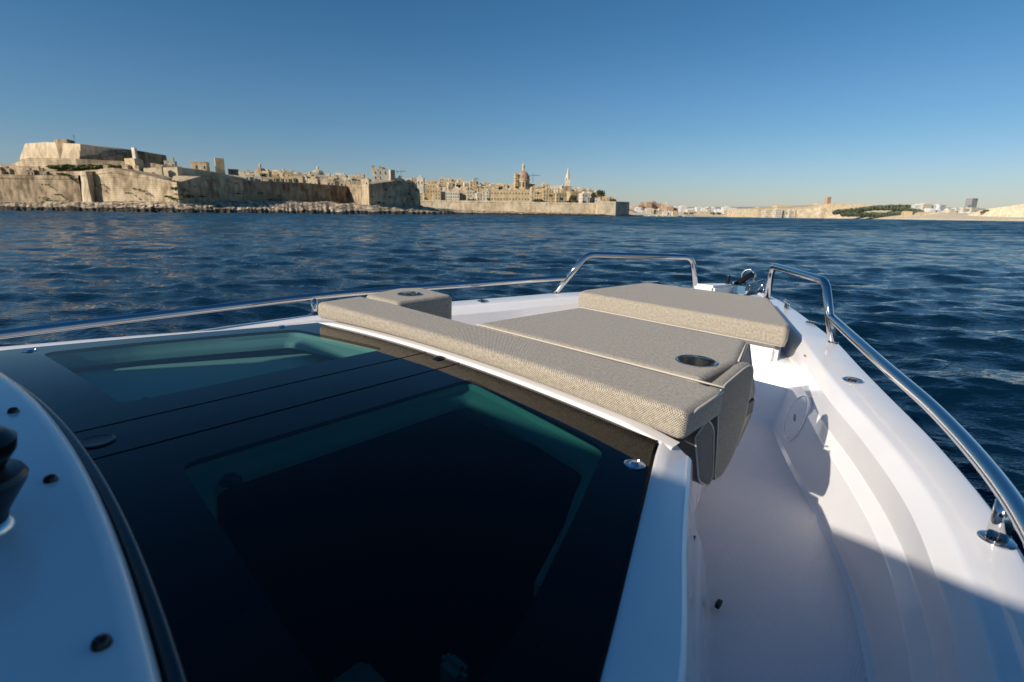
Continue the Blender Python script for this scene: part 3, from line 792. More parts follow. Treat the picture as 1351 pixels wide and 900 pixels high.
# ================================================================== SEA
def make_sea():
    rng = np.random.default_rng(11)
    # radial rows
    r = [1.5]
    while r[-1] < 9000:
        x = r[-1]; d = max(.030, min(x*.010, .016+x*x*.0009)); 
        if x > 100: d = max(1.2, x*.0055)
        if x > 1300: d = x*.03
        r.append(x+d)
    r = np.array(r)
    a1 = np.radians(np.linspace(-58, 58, 1150)); a2 = np.radians(np.linspace(60, 300, 100))
    ang = np.concatenate([a1, a2]); nA = len(ang); nR = len(r)
    A, Rr = np.meshgrid(ang, r); X = Rr*np.sin(A); Y = Rr*np.cos(A)
    dr = np.gradient(r)[:, None]; da = np.gradient(ang)[None, :]; sp = np.maximum(dr, Rr*np.minimum(da, .035))
    Z = np.zeros_like(X); DX = np.zeros_like(X); DY = np.zeros_like(X)
    nw = 120; lam = np.exp(np.linspace(np.log(.17), np.log(3.6), nw))
    for i, l in enumerate(lam):
        k = 2*np.pi/l; th = math.radians(196) + rng.normal(0, math.radians(27))
        s = .042*(1.0 if l < .8 else .68 if l < 1.6 else .45)*(.75+.5*rng.random()); a = s/k
        kx, ky = k*math.sin(th), k*math.cos(th); ph = rng.random()*6.28
        f = np.clip((l/sp-2.2)/2, 0, 1)
        p = kx*X+ky*Y+ph + 1.2*np.sin(X*.11*np.cos(i)+Y*.13*np.sin(i*1.7)+i)
        Z += a*f*np.sin(p); q = .75
        DX += -q*a*f*math.sin(th)*np.cos(p)*-1; DY += -q*a*f*math.cos(th)*np.cos(p)*-1
    for i in range(26):          # longer chop that only the coarse far mesh carries
        l = math.exp(math.log(4.5)+math.log(3.2)*i/25); k = 2*np.pi/l; th = math.radians(196)+rng.normal(0, .5); a = .05/k
        f = np.clip((sp-.35)/1.2, 0, 1)*np.clip((l/sp-2)/2, 0, 1)
        Z += a*f*np.sin(k*math.sin(th)*X+k*math.cos(th)*Y+rng.random()*6.28+np.sin(X*.05+i)+np.sin(Y*.04+i*2))
    X2 = X+DX; Y2 = Y+DY
    co = np.stack([X2, Y2, Z], -1).reshape(-1, 3)
    idx = np.arange(nR*nA).reshape(nR, nA)
    a = idx[:-1, :-1].ravel(); b = idx[:-1, 1:].ravel(); c = idx[1:, 1:].ravel(); d = idx[1:, :-1].ravel()
    wa = idx[:-1, -1]; wb = idx[:-1, 0]; wc = idx[1:, 0]; wd = idx[1:, -1]
    quads = np.stack([np.concatenate([a, wa]), np.concatenate([d, wd]), np.concatenate([c, wc]), np.concatenate([b, wb])], -1)
    me = bpy.data.meshes.new('sea'); me.vertices.add(len(co)); me.vertices.foreach_set('co', co.ravel().astype(np.float32))
    nq = len(quads); me.loops.add(nq*4); me.loops.foreach_set('vertex_index', quads.ravel().astype(np.int32))
    me.polygons.add(nq); me.polygons.foreach_set('loop_start', (np.arange(nq)*4).astype(np.int32))
    me.update(calc_edges=True); me.shade_smooth()
    print('sea verts', len(co), 'rows', nR)
    if me.polygons[0].normal.z < 0: me.flip_normals()
    o = bpy.data.objects.new('sea', me); COL.objects.link(o); o['kind'] = 'structure'
    m, nt, b = newmat('sea_water'); L = nt.links
    b.inputs['Base Color'].default_value = (.001, .011, .024, 1); b.inputs['Roughness'].default_value = .045; b.inputs['IOR'].default_value = 1.333
    tc = N(nt, 'ShaderNodeTexCoord')
    def ns(scale, st, det):
        mp = N(nt, 'ShaderNodeMapping'); mp.inputs['Scale'].default_value = st; mp.inputs['Rotation'].default_value = (0,0,.35)
        L.new(tc.outputs['Object'], mp.inputs['Vector'])
        n = N(nt, 'ShaderNodeTexNoise'); n.inputs['Scale'].default_value = scale; n.inputs['Detail'].default_value = det; n.inputs['Roughness'].default_value = .55
        L.new(mp.outputs[0], n.inputs['Vector']); return n
    n1 = ns(11, (.5, 1.3, 1), 3); n2 = ns(2.6, (.5, 1.3, 1), 4)
    b1 = N(nt, 'ShaderNodeBump'); b1.inputs['Strength'].default_value = .6; b1.inputs['Distance'].default_value = .045; L.new(n1.outputs['Fac'], b1.inputs['Height'])
    # wind ripples as slope noise: keeps its statistics at any distance
    g = N(nt, 'ShaderNodeNewGeometry'); ln = N(nt, 'ShaderNodeVectorMath', operation='LENGTH'); L.new(g.outputs['Position'], ln.inputs[0])
    mr = N(nt, 'ShaderNodeMapRange'); mr.inputs['From Min'].default_value = 8; mr.inputs['From Max'].default_value = 260; mr.inputs['To Min'].default_value = .50; mr.inputs['To Max'].default_value = 2.0
    L.new(ln.outputs['Value'], mr.inputs['Value'])
    sb = N(nt, 'ShaderNodeVectorMath', operation='SUBTRACT'); sb.inputs[1].default_value = (.5,.5,.5); L.new(n2.outputs['Color'], sb.inputs[0])
    ml = N(nt, 'ShaderNodeVectorMath', operation='MULTIPLY'); ml.inputs[1].default_value = (1,1,0); L.new(sb.outputs[0], ml.inputs[0])
    sc = N(nt, 'ShaderNodeVectorMath', operation='SCALE'); L.new(ml.outputs[0], sc.inputs[0]); L.new(mr.outputs[0], sc.inputs['Scale'])
    ad = N(nt, 'ShaderNodeVectorMath', operation='ADD'); L.new(b1.outputs[0], ad.inputs[0]); L.new(sc.outputs[0], ad.inputs[1])
    nr = N(nt, 'ShaderNodeVectorMath', operation='NORMALIZE'); L.new(ad.outputs[0], nr.inputs[0]); L.new(nr.outputs[0], b.inputs['Normal'])
    # unresolved chop: a painted dark blue replaces bright sky reflection with distance
    df = N(nt, 'ShaderNodeBsdfDiffuse'); df.inputs['Color'].default_value = (.022, .075, .125, 1)
    mr2 = N(nt, 'ShaderNodeMapRange'); mr2.inputs['From Min'].default_value = 7; mr2.inputs['From Max'].default_value = 120; mr2.inputs['To Min'].default_value = 0; mr2.inputs['To Max'].default_value = .72
    L.new(ln.outputs['Value'], mr2.inputs['Value'])
    n5 = ns(.16, (.35, 1.6, 1), 6); r5 = N(nt, 'ShaderNodeMapRange'); r5.inputs['From Min'].default_value = .3; r5.inputs['From Max'].default_value = .7; r5.inputs['To Min'].default_value = .65; r5.inputs['To Max'].default_value = 1.25
    L.new(n5.outputs['Fac'], r5.inputs['Value']); m5 = N(nt, 'ShaderNodeMath', operation='MULTIPLY'); m5.use_clamp = True
    L.new(mr2.outputs[0], m5.inputs[0]); L.new(r5.outputs[0], m5.inputs[1])
    mx = N(nt, 'ShaderNodeMixShader'); L.new(m5.outputs[0], mx.inputs[0]); L.new(b.outputs[0], mx.inputs[1]); L.new(df.outputs[0], mx.inputs[2])
    L.new(mx.outputs[0], nt.nodes['Material Output'].inputs['Surface'])
    me.materials.append(m)
make_sea()

# ================================================================== SHORE
ST = dict(
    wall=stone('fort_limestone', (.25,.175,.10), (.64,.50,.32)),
    dark=stone('weathered_shaded_limestone', (.15,.105,.065), (.46,.35,.22)),  # weathered stone, its dark tone also paints shade on shaded fort walls
    pale=stone('pale_limestone', (.42,.32,.20), (.72,.58,.39), course=False),
    tan=stone('city_limestone', (.46,.35,.21), (.72,.57,.37), .3, False),
    gold=stone('golden_limestone', (.48,.35,.19), (.70,.53,.31), .3, False),
    sand=stone('sandy_shore', (.55,.44,.29), (.78,.66,.47), .2, False),
    cream=stone('cream_render', (.54,.46,.34), (.78,.68,.52), .3, False),
    white=stone('white_render', (.60,.58,.54), (.76,.74,.70), .3, False),
    pink=stone('reddish_stone', (.38,.24,.16), (.52,.35,.24), .3, False),
    rust=stone('dome_stone', (.34,.22,.14), (.50,.35,.24), .5, False),
    grey=plain('grey_concrete', (.33,.32,.30), .8),
    win=plain('window_dark', (.035,.033,.03), .25),
    shut=plain('green_shutter', (.03,.07,.05), .5),
    rock=noisy('shore_rock', (.10,.075,.045), (.62,.48,.32), .35, rough=.95, bump=.9, bscale=.9, dist=.8, lo=.36, hi=.62),
    wet=noisy('wet_rock', (.010,.009,.005), (.085,.062,.03), .6, rough=.7, bump=.9, bscale=1.5, dist=.5),
    earth=noisy('dry_ground', (.28,.21,.13), (.48,.38,.25), .12, rough=.95, bump=.5, bscale=.5, dist=.6),
    steel=plain('crane_steel', (.10,.11,.12), .6),
    bark=plain('bark', (.09,.065,.045), .9),
)
def leafmat(name, c1, c2):
    m, nt, b = newmat(name); L = nt.links
    g = N(nt, 'ShaderNodeNewGeometry'); n = N(nt, 'ShaderNodeTexNoise'); n.inputs['Scale'].default_value = .4; n.inputs['Detail'].default_value = 4
    L.new(g.outputs['Position'], n.inputs['Vector'])
    r = N(nt, 'ShaderNodeValToRGB'); r.color_ramp.elements[0].color = (*c1,1); r.color_ramp.elements[1].color = (*c2,1)
    r.color_ramp.elements[0].position = .35; r.color_ramp.elements[1].position = .65
    L.new(n.outputs['Fac'], r.inputs[0]); L.new(r.outputs[0], b.inputs['Base Color']); b.inputs['Roughness'].default_value = .7
    return m
ST['leaf'] = leafmat('foliage', (.02,.035,.012), (.09,.11,.035)); ST['hazeleaf'] = leafmat('hazed_foliage', (.06,.08,.045), (.20,.22,.12)); ST['scrub'] = leafmat('scrub_foliage', (.045,.075,.015), (.15,.18,.04))  # the foliage for the far shore has haze mixed into its greens

def wallmesh(name, segs, mats, label, cat, batter=.06, thick=6, group=None, parapet=None):
    """segs: list of (px, ytop, ybot, D). One continuous battered wall; returns object"""
    bm = bmesh.new(); T = []; 
    pts = [(far(px, yb, D), zat(px, yt, D)) for px, yt, yb, D in segs]
    top = []; bot = []; back = []; cord = []; cord2 = []
    org = pts[0][0].copy()
    for i, (p, zt) in enumerate(pts):
        a = pts[max(i-1,0)][0]; b = pts[min(i+1,len(pts)-1)][0]
        d = Vector((b.x-a.x, b.y-a.y, 0)).normalized(); n = Vector((d.y, -d.x, 0))  # outward (towards viewer)
        if n.y > .2 : n = -n
        h = zt - p.z; o = p - org
        bot.append(bm.verts.new((o.x, o.y, -3)))
        cord.append(bm.verts.new((o.x-n.x*batter*h*.86, o.y-n.y*batter*h*.86, (p.z-org.z)+h*.86)))
        cord2.append(bm.verts.new((o.x-n.x*(batter*h*.86-.25), o.y-n.y*(batter*h*.86-.25), (p.z-org.z)+h*.88)))
        top.append(bm.verts.new((o.x-n.x*(batter*h*.9+.15), o.y-n.y*(batter*h*.9+.15), (p.z-org.z)+h)))
        back.append(bm.verts.new((o.x-n.x*(batter*h+thick), o.y-n.y*(batter*h+thick), (p.z-org.z)+h)))
    for i in range(len(pts)-1):
        for r0, r1 in ((bot,cord),(cord,cord2),(cord2,top),(top,back)):
            bm.faces.new((r0[i], r0[i+1], r1[i+1], r1[i]))
    # subdivide + jitter for rough masonry
    bmesh.ops.subdivide_edges(bm, edges=bm.edges[:], cuts=3, use_grid_fill=True)
    for v in bm.verts: v.co += Vector((random.uniform(-.12,.12), random.uniform(-.12,.12), random.uniform(-.10,.10)))
    bmesh.ops.recalc_face_normals(bm, faces=bm.faces)
    o = link(name, bm, mats); o.location = org
    # make sure normals face the viewer
    tag(o, label, cat, group); return o

# -- left fort
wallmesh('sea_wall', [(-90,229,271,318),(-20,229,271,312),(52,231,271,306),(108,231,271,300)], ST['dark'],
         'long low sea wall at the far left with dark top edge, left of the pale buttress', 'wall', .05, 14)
wallmesh('buttress', [(108,226,271,301),(111,226,271,297),(122,226,271,297),(125,226,271,301)], ST['pale'],
         'pale narrow battered buttress projecting from the fort sea wall', 'buttress', .1, 6)
bst = wallmesh('fort_bastion', [(124,225,271,302),(152,221,271,298),(200,232,271,294),(237,241,270,288),(272,232.5,269.5,312),(300,234,269,334),(325,238,268.5,350)], ST['wall'],
         'big angular bastion, sunlit left face and shaded right face, below the star fort', 'bastion', .07, 16)
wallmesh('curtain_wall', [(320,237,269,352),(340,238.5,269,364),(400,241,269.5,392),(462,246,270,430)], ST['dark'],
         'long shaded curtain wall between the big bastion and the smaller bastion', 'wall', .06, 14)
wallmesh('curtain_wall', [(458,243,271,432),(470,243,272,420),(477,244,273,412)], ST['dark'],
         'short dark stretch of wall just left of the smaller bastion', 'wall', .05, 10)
wallmesh('fort_bastion', [(474,243,273.5,418),(487,243,274,392),(508,241,274.5,412),(527,238,275,432),(548,242,276,452),(556,250,276.5,466)], ST['wall'],
         'smaller bastion with narrow sunlit edge and wide shaded face, right of the long curtain wall', 'bastion', .08, 12)
# parapet top of the big bastion: light sloped earthwork
def poly3(name, pl, D, mat, label, cat, depth=8, group=None, kind=None):
    """an extruded slab whose face follows image points on the plane at distance D (D may vary per point)"""
    P = [far(p[0], p[1], p[2] if len(p) > 2 else D) for p in pl]; org = P[0].copy(); org.z = 0
    bm = bmesh.new(); a = [bm.verts.new(p-org) for p in P]; b = [bm.verts.new(p-org+Vector((depth*.2, depth, 0))) for p in P]
    n = len(P); bm.faces.new(a); bm.faces.new(b[::-1])
    for i in range(n): bm.faces.new((a[i], b[i], b[(i+1)%n], a[(i+1)%n]))
    bmesh.ops.recalc_face_normals(bm, faces=bm.faces)
    o = link(name, bm, mat); o.location = org; tag(o, label, cat, group, kind); return o
def solid(name, fp, mat, label, cat, group=None, base=0, coping=None, taper=0):
    """massive fort block. fp: footprint corners (px, D, ytop) in order, top follows ytop"""
    P = [far(px, 270, D) for px, D, yt in fp]; Z = [zat(px, yt, D) for px, D, yt in fp]
    org = Vector((sum(p.x for p in P)/len(P), sum(p.y for p in P)/len(P), base))
    bm = bmesh.new(); n = len(P)
    lo = [bm.verts.new((p.x-org.x, p.y-org.y, 0)) for p in P]
    hi = [bm.verts.new(((p.x-org.x)*(1-taper), (p.y-org.y)*(1-taper), z-base)) for p, z in zip(P, Z)]
    for i in range(n): bm.faces.new((lo[i], lo[(i+1)%n], hi[(i+1)%n], hi[i]))
    c = bm.verts.new((0, 0, sum(Z)/n-base))
    for i in range(n): bm.faces.new((hi[i], hi[(i+1)%n], c))
    bmesh.ops.recalc_face_normals(bm, faces=bm.faces)
    bmesh.ops.subdivide_edges(bm, edges=bm.edges[:], cuts=2, use_grid_fill=True)
    for v in bm.verts: v.co += Vector((random.uniform(-.1,.1), random.uniform(-.1,.1), random.uniform(-.08,.08)))
    o = link(name, bm, mat); o.location = org; tag(o, label, cat, group); return o
# star fort on top, left
star = empty('star_fort', (far(100,222,360).x, 360, 0)); tag(star, 'pale star fort with a shaded right face crowning the hill at far left', 'fort')
def spart(name, pl, mat, depth=8):
    o = poly3(name, pl, 360, mat, None, None, depth); o.location = o.location-star.location; o.parent = star
spart('front_wall', [(24,219,378),(27,206,377),(33,189.5,376),(60,187.5,368),(90,189,360),(106,190,356),(106,222,354),(24,222,378)], ST['pale'], 10)
spart('rampart_slope', [(105,190,358),(130,192,384),(156,195.5,402),(156,198,398),(105,208,353)], ST['pale'], 12)
spart('shaded_wall', [(104.5,207.5,352),(155,197,386),(168,197,392),(204,203,412),(209,224,416),(104.5,224,352)], ST['dark'], 10)  # darker stone than the front wall: shade put into the colour
solid('fort_outwork', [(24,340,218),(50,330,208),(110,326,209.5),(172,334,213),(190,348,214),(120,372,212),(40,372,210)], ST['wall'],
      'lower terrace wall in front of the star fort above the green scrub', 'wall')
solid('fort_terrace', [(-60,330,216),(0,326,217.5),(26,324,219),(60,320,227),(124,316,226),(150,318,221.5),(210,330,222),(240,352,226),(60,372,218)], ST['wall'],
      'broad stepped terrace behind the low sea wall at the far left', 'terrace')
b1 = solid('gatehouse', [(85,368,187),(90,362,183.5),(103,362,183.5),(113,368,186.5),(110,380,187),(92,380,187)], ST['dark'],
      'small dark lookout block on top of the star fort, under the mast', 'building')
solid('guard_hut', [(173,322,209),(186,318,209),(197,326,211),(190,336,211),(176,336,210)], ST['gold'],
      'low square hut at the right end of the green scrub strip', 'hut')
solid('guard_hut', [(184,372,195),(188,370,195),(191,374,196),(187,378,196)], ST['cream'],
      'tiny cream hut on the shaded right rampart of the star fort', 'hut')
bm = bmesh.new(); p = far(98, 184, 366); tube(bm, [(0,0,0),(0,0,zat(98,177.5,366)-p.z)], .12, 6); box(bm, -.6,.6,-.06,.06,1.9,2.3)
mo = link('signal_mast', bm, ST['steel']); mo.location = p; tag(mo, 'thin signal mast on the dark lookout block of the star fort', 'mast')
def opening(parent, px, py, D, w, h, name='embrasure'):
    p = far(px, py, D); s_ = D/FPX; bm = bmesh.new(); box(bm, -w*s_/2, w*s_/2, -1.2, 1.2, -h*s_/2, h*s_/2)
    o = link(name, bm, ST['win']); o.location = p-parent.location; o.parent = parent
for px, py, D in ((227.5,248,289),(233,248,289)): opening(bst, px, py, D, 1.6, 2.2)
for px, py in ((245,249),(258,246),(312,242)): opening(bst, px, py, interp([(237,288),(272,312),(300,334),(325,350)], px), 1.2, 1.8)
# earthen slope behind bastion
solid('rampart', [(196,318,222),(240,316,220.5),(283,336,226),(330,362,236),(320,392,232),(250,392,224)], ST['pale'],
      'pale sloping rampart rising behind the big bastion below the square tower', 'rampart')
solid('sunken_battery', [(206,366,215),(222,362,218),(247,366,221.5),(246,384,220),(210,384,216)], ST['dark'],
      'low dark ridge of wall between the star fort and the square tower', 'wall')

# -- buildings
def building(name, px0, px1, ytop, ybot, D, mat, rot=0, windows=True, dep=None, floors=None, roofhut=True, label='', cat='house', group=None, parapet=True, winmat=None, withparts=False, bays=None):
    a = far(px0, ybot, D); b = far(px1, ybot, D); w = b.x-a.x; zb = min(a.z, b.z); zt = zat((px0+px1)/2, ytop, D)
    h = max(2, zt-zb); dep = dep or w*random.uniform(.7,1.2)
    cx, cy = (a.x+b.x)/2, D+dep/2
    sc = 1/(abs(math.cos(rot))+abs(math.sin(rot))*dep/w) if rot else 1
    w *= sc; dep *= sc
    bm = bmesh.new(); base = -6
    box(bm, -w/2, w/2, -dep/2, dep/2, base, h)
    if parapet:
        t = .35
        for (x0,x1,y0,y1) in ((-w/2-.12,w/2+.12,-dep/2-.12,-dep/2+t),(-w/2-.12,w/2+.12,dep/2-t,dep/2+.12),(-w/2-.12,-w/2+t,-dep/2+t,dep/2-t),(w/2-t,w/2+.12,-dep/2+t,dep/2-t)):
            box(bm, x0,x1,y0,y1,h-.15,h+.75)
    if roofhut and random.random() < .7:
        hx = random.uniform(-w*.25, w*.25); hw = w*random.uniform(.12,.25); hh = random.uniform(1.8,3.4)
        box(bm, hx-hw, hx+hw, -dep*.2, dep*.3, h+.003, h+hh)
    if random.random() < .35 and roofhut:
        hx = random.uniform(-w*.4, w*.4); lathe(bm, (hx, -dep*.1, h), [(.6,0),(.6,1.4),(0,1.6)], 8)
    wins = []
    if windows:
        nf = floors or max(1, int(h/3.6)); fh = h/nf; nb = bays or max(2, int(w/3.4)); bw = w/nb
        for f in range(nf):
            for k in range(nb):
                if not withparts and random.random() < .12: continue
                x = -w/2+bw*(k+.5); z = fh*(f+.5)-.2; ww, wh = min(.55, bw*.2), min(1.0, fh*.28)
                wins.append((x, z, ww, wh))
        nb2 = max(1, int(dep/4)); bw2 = dep/nb2
        if not withparts:
            for x, z, ww, wh in wins:
                box(bm, x-ww, x+ww, -dep/2-.05, -dep/2+.05, z-wh, z+wh, 1)
                box(bm, x-ww-.2, x+ww+.2, -dep/2-.28, -dep/2+.05, z-wh-.22, z-wh-.004, 0)
            for f in range(nf):
                for k in range(nb2):
                    y = -dep/2+bw2*(k+.5); z = fh*(f+.5)-.2
                    for sx in (-1, 1): box(bm, min(sx*w/2-.05, sx*w/2+.05), max(sx*w/2-.05, sx*w/2+.05), y-.5, y+.5, z-.9, z+.9, 1)
            if random.random() < .6 and nf > 1:   # enclosed balcony
                k = random.choice(wins); box(bm, k[0]-1.1, k[0]+1.1, -dep/2-1.0, -dep/2-.06, k[1]-1.2, k[1]+1.3, 2)
    o = link(name, bm, [mat, winmat or ST['win'], ST['shut']]); o.location = (cx, cy, zb); o.rotation_euler.z = rot
    tag(o, label, cat, group)
    if withparts:
        for x, z, ww, wh in wins:
            bm = bmesh.new(); box(bm, x-ww, x+ww, -dep/2-.05, -dep/2+.05, z-wh, z+wh, 0); box(bm, x-ww-.25, x+ww+.25, -dep/2-.35, -dep/2+.05, z+wh+.004, z+wh+.3, 1)
            link('window', bm, [ST['win'], mat], o)
    return o
def row(px0, px1, top, ybot, D, mats, wmin, wmax, label, group, name='town_house', rotr=.35, skip=()):
    px = px0
    while px < px1:
        w = random.uniform(wmin, wmax); c = px+w/2
        if not any(a < c < b for a, b in skip):
            t = interp(top, c)+random.uniform(-2.0, 2.4)
            building(name, px, px+w, t, ybot if not callable(ybot) else ybot(c), D+random.uniform(-12, 12), ST[random.choice(mats)], random.uniform(-rotr*.3, rotr), label=label, group=group)
        px += w*random.uniform(.82, 1.04)
# hill under the city
def terrain(name, rows, mat, lbl=None, jit=.0, sub=0):
    """rows: list of polylines [(px, y, D), ...] front to back, all same length"""
    bm = bmesh.new(); V = []
    for r_ in rows: V.append([bm.verts.new(far(px, y, D)) for px, y, D in r_])
    for a, b in zip(V, V[1:]):
        for k in range(len(a)-1): bm.faces.new((a[k], a[k+1], b[k+1], b[k]))
    if sub:
        bmesh.ops.subdivide_edges(bm, edges=bm.edges[:], cuts=sub, use_grid_fill=True)
        for v in bm.verts: v.co += Vector((random.uniform(-jit,jit), random.uniform(-jit,jit), random.uniform(-jit*.5,jit*.5)))
    bmesh.ops.recalc_face_normals(bm, faces=bm.faces)
    o = link(name, bm, mat); o['kind'] = 'structure'; return o
terrain('city_hill', [[(300,262,540),(420,262,560),(480,266,600),(560,268,760),(700,268,760),(800,272,760),(840,280,740)],
                      [(300,236,620),(420,244,640),(480,244,740),(560,246,900),(700,252,900),(800,264,860),(840,279,840)],
                      [(300,238,740),(420,247,800),(480,247,900),(560,249,1100),(700,255,1100),(800,267,960),(840,281,900)]], ST['earth'], sub=2, jit=1)
terrain('fort_hill', [[(-200,262,345),(0,250,345),(200,250,345),(320,258,400)],
                      [(-200,232,380),(0,222,380),(200,224,380),(320,236,440)],
                      [(-200,236,520),(0,226,520),(200,228,520),(320,240,560)]], ST['earth'], sub=2, jit=1)
G1 = 'town houses behind the shaded curtain wall'
row(312, 476, [(312,228),(335,227),(360,229),(385,228),(420,233),(450,233),(476,236)], 246, 520, ['tan','cream','gold'], 7, 13, 'sandstone town house rising behind the long shaded curtain wall', G1)
row(322, 472, [(322,233),(360,233),(420,236),(472,240)], 248, 470, ['tan','gold','cream'], 8, 15, 'flat roofed stone house just above the shaded curtain wall top', 'front houses behind the curtain wall')
row(360, 478, [(360,226),(385,226),(420,230),(455,231),(478,233)], 240, 580, ['cream','tan'], 6, 11, 'pale house on the skyline above the shaded curtain wall', 'skyline houses over the curtain wall')
building('town_house', 312, 342, 229.5, 240, 500, ST['tan'], 0, floors=1, bays=8, label='long low tan building with a row of windows left of the first small dome', cat='building', roofhut=False)
building('square_tower', 281, 295, 208.5, 232, 392, ST['gold'], .55, windows=False, roofhut=False, dep=7, label='plain square stone tower standing alone above the big bastion', cat='tower', parapet=False)
building('low_block', 298, 313, 224.5, 234, 400, ST['dark'], .5, windows=False, roofhut=False, label='low dark flat block right beside the square stone tower', cat='building')
building('ruined_house', 247, 270, 214, 226, 385, ST['tan'], .3, floors=1, bays=4, roofhut=False, label='low tan building with dark roofline between star fort and square tower', cat='building')
building('ruined_house', 214, 229, 213.5, 222, 395, ST['cream'], .3, floors=1, bays=3, label='small pale ruin beside the right end of the star fort', cat='building')
building('church', 488, 511, 224, 244, 500, ST['cream'], .25, floors=3, label='cream church block with stubby towers behind the smaller bastion', cat='church')
building('bell_turret', 490, 495, 219.5, 226, 502, ST['tan'], .25, windows=False, roofhut=False, label='left stubby turret on the cream church block', cat='turret')
building('bell_turret', 499, 504, 220.5, 226, 502, ST['gold'], .25, windows=False, roofhut=False, label='right stubby turret on the cream church block', cat='turret')
building('slim_tower', 512.5, 521, 224, 242, 470, ST['tan'], .6, windows=False, roofhut=False, dep=5, label='slim square tower right of the cream church behind the smaller bastion', cat='tower', parapet=False)
row(476, 556, [(476,236),(500,234),(525,234),(556,236)], 246, 520, ['tan','cream'], 8, 14, 'stone house peeping over the smaller bastion', 'houses behind the smaller bastion', skip=((488,511),))
G3 = 'houses of the main city'
row(540, 700, [(540,235),(570,238),(600,235),(630,241),(660,243),(700,245)], 258, 860, ['tan','cream','gold'], 6, 11, 'pale skyline house of the dense city left of the great dome', 'skyline houses left of the great dome')
row(700, 800, [(700,245),(725,244),(745,247),(775,251),(800,259)], 262, 850, ['tan','cream'], 7, 12, 'stone skyline house right of the great dome', 'skyline houses right of the great dome')
row(548, 812, [(548,240),(580,243),(620,243),(660,247),(700,249),(740,249),(770,252),(790,257),(812,264)], 264, 800, ['tan','gold','cream','tan'], 6, 12, 'tan stone house midway up the dense city slope', 'mid slope city houses')
row(552, 700, [(552,244),(580,246),(620,248),(660,250),(700,250)], 266, 765, ['tan','gold','cream'], 7, 13, 'golden stone house packed between the sea wall blocks and the mid slope', 'lower slope city houses left of the dome')
row(700, 800, [(700,248),(745,250),(770,254),(800,262)], 266, 765, ['tan','gold','cream'], 7, 13, 'golden stone house packed low on the slope right of the dome', 'lower slope city houses right of the dome')
row(556, 646, [(556,250),(600,253),(646,254)], 268, 730, ['tan','gold','cream'], 9, 15, 'block of flats standing on the pale sea wall left of the long palace', 'blocks on the sea wall left of the palace')
row(704, 790, [(704,251),(745,254),(770,256),(790,262)], 268, 730, ['tan','gold','cream'], 9, 18, 'tall stone block on the sea wall right of the long palace', 'blocks on the sea wall right of the palace')
building('palace', 647, 699, 251.5, 266, 700, ST['gold'], 0, floors=2, bays=13, roofhut=False, withparts=True, label='long two storey golden palace with regular window rows above the sea wall', cat='palace', dep=22)
building('grey_building', 588, 606, 253.5, 266, 705, ST['cream'], 0, floors=3, bays=6, label='pale cream block of flats on the sea wall, left part of the city', cat='building', roofhut=False)
# long pale sea wall
wallmesh('sea_wall', [(552,264,278.5,640),(600,264.5,279.5,640),(660,265.5,281,640),(730,267,282.5,640),(787,268,284,640)], ST['pale'],
         'long pale sunlit sea wall running below the dense city', 'wall', .05, 20)
wallmesh('sea_wall', [(785,265.5,284.5,638),(788,265.5,285,622),(812,266,285,622),(830,266.5,285,650)], ST['pale'],
         'end bastion of the pale sea wall with a dark right side', 'bastion', .05, 20)
# domes and spires
def dome(name, px, D, ybase, ydrum, ydome, ytip, rpx, mat, label, cat, cupcol=None):
    p = far(px, ybase, D); s = D/FPX
    zb = p.z; zd = zat(px,ydrum,D)-zb; zt = zat(px,ydome,D)-zb; zl = zat(px,ytip,D)-zb; r = rpx*s
    root = empty(name, p); tag(root, label, cat)
    bm = bmesh.new(); lathe(bm, (0,0,0), [(r*1.02,-8),(r*1.02,zd*.9),(r*1.12,zd*.9),(r*1.12,zd),(r,zd)], 24); link('drum', bm, mat, root, 30)
    nwin = 12
    for k in range(nwin):
        a = 2*PI*k/nwin; bm = bmesh.new(); box(bm, -r*.09, r*.09, -.06, .06, zd*.3, zd*.75)
        bmesh.ops.transform(bm, matrix=Matrix.Translation((r*1.03*math.sin(a), -r*1.03*math.cos(a), 0)) @ Matrix.Rotation(a,4,'Z'), verts=bm.verts); link('window', bm, ST['win'], root)
    bm = bmesh.new(); H = zt-zd; pr = [(r*math.cos(t), zd+H*math.sin(t)) for t in [PI/2*k/12 for k in range(12)]]
    lathe(bm, (0,0,0), [(r*.99, zd)]+pr[1:]+[(r*.14, zt)], 24); 
    for k in range(12):
        a = 2*PI*k/12; tube(bm, [(q*1.01*math.cos(a), q*1.01*math.sin(a), z) for q, z in pr], r*.03, 5)
    link('cupola', bm, cupcol or mat, root, 40)
    hl = zl-zt; bm = bmesh.new(); lathe(bm, (0,0,zt), [(r*.20,-r*.1),(r*.20,hl*.42),(r*.25,hl*.42),(r*.25,hl*.47),(r*.17,hl*.52),(r*.05,hl*.78),(r*.02,hl*.8),(r*.02,hl)], 12)
    link('lantern', bm, mat, root, 40); return root
dome('domed_church', 690, 800, 252, 236.5, 225.5, 211.5, 7.8, ST['gold'], 'great domed church with a tall lantern rising over the middle of the city', 'church', ST['rust'])
building('bell_tower', 678, 683.5, 229.5, 252, 790, ST['gold'], .3, windows=True, roofhut=False, dep=8, label='square bell tower against the left side of the great dome', cat='tower')
building('church_block', 672, 705, 243, 256, 812, ST['tan'], 0, floors=1, label='broad church body under the great dome', cat='church', roofhut=False)
dome('domed_church', 344.5, 560, 234, 228.5, 221, 214.5, 6.6, ST['tan'], 'small reddish dome with pointed lantern above the curtain wall', 'church', ST['rust'])
dome('domed_church', 420, 600, 236, 230, 223.5, 218, 6.8, ST['cream'], 'small pale dome midway along the skyline over the curtain wall', 'church', ST['tan'])
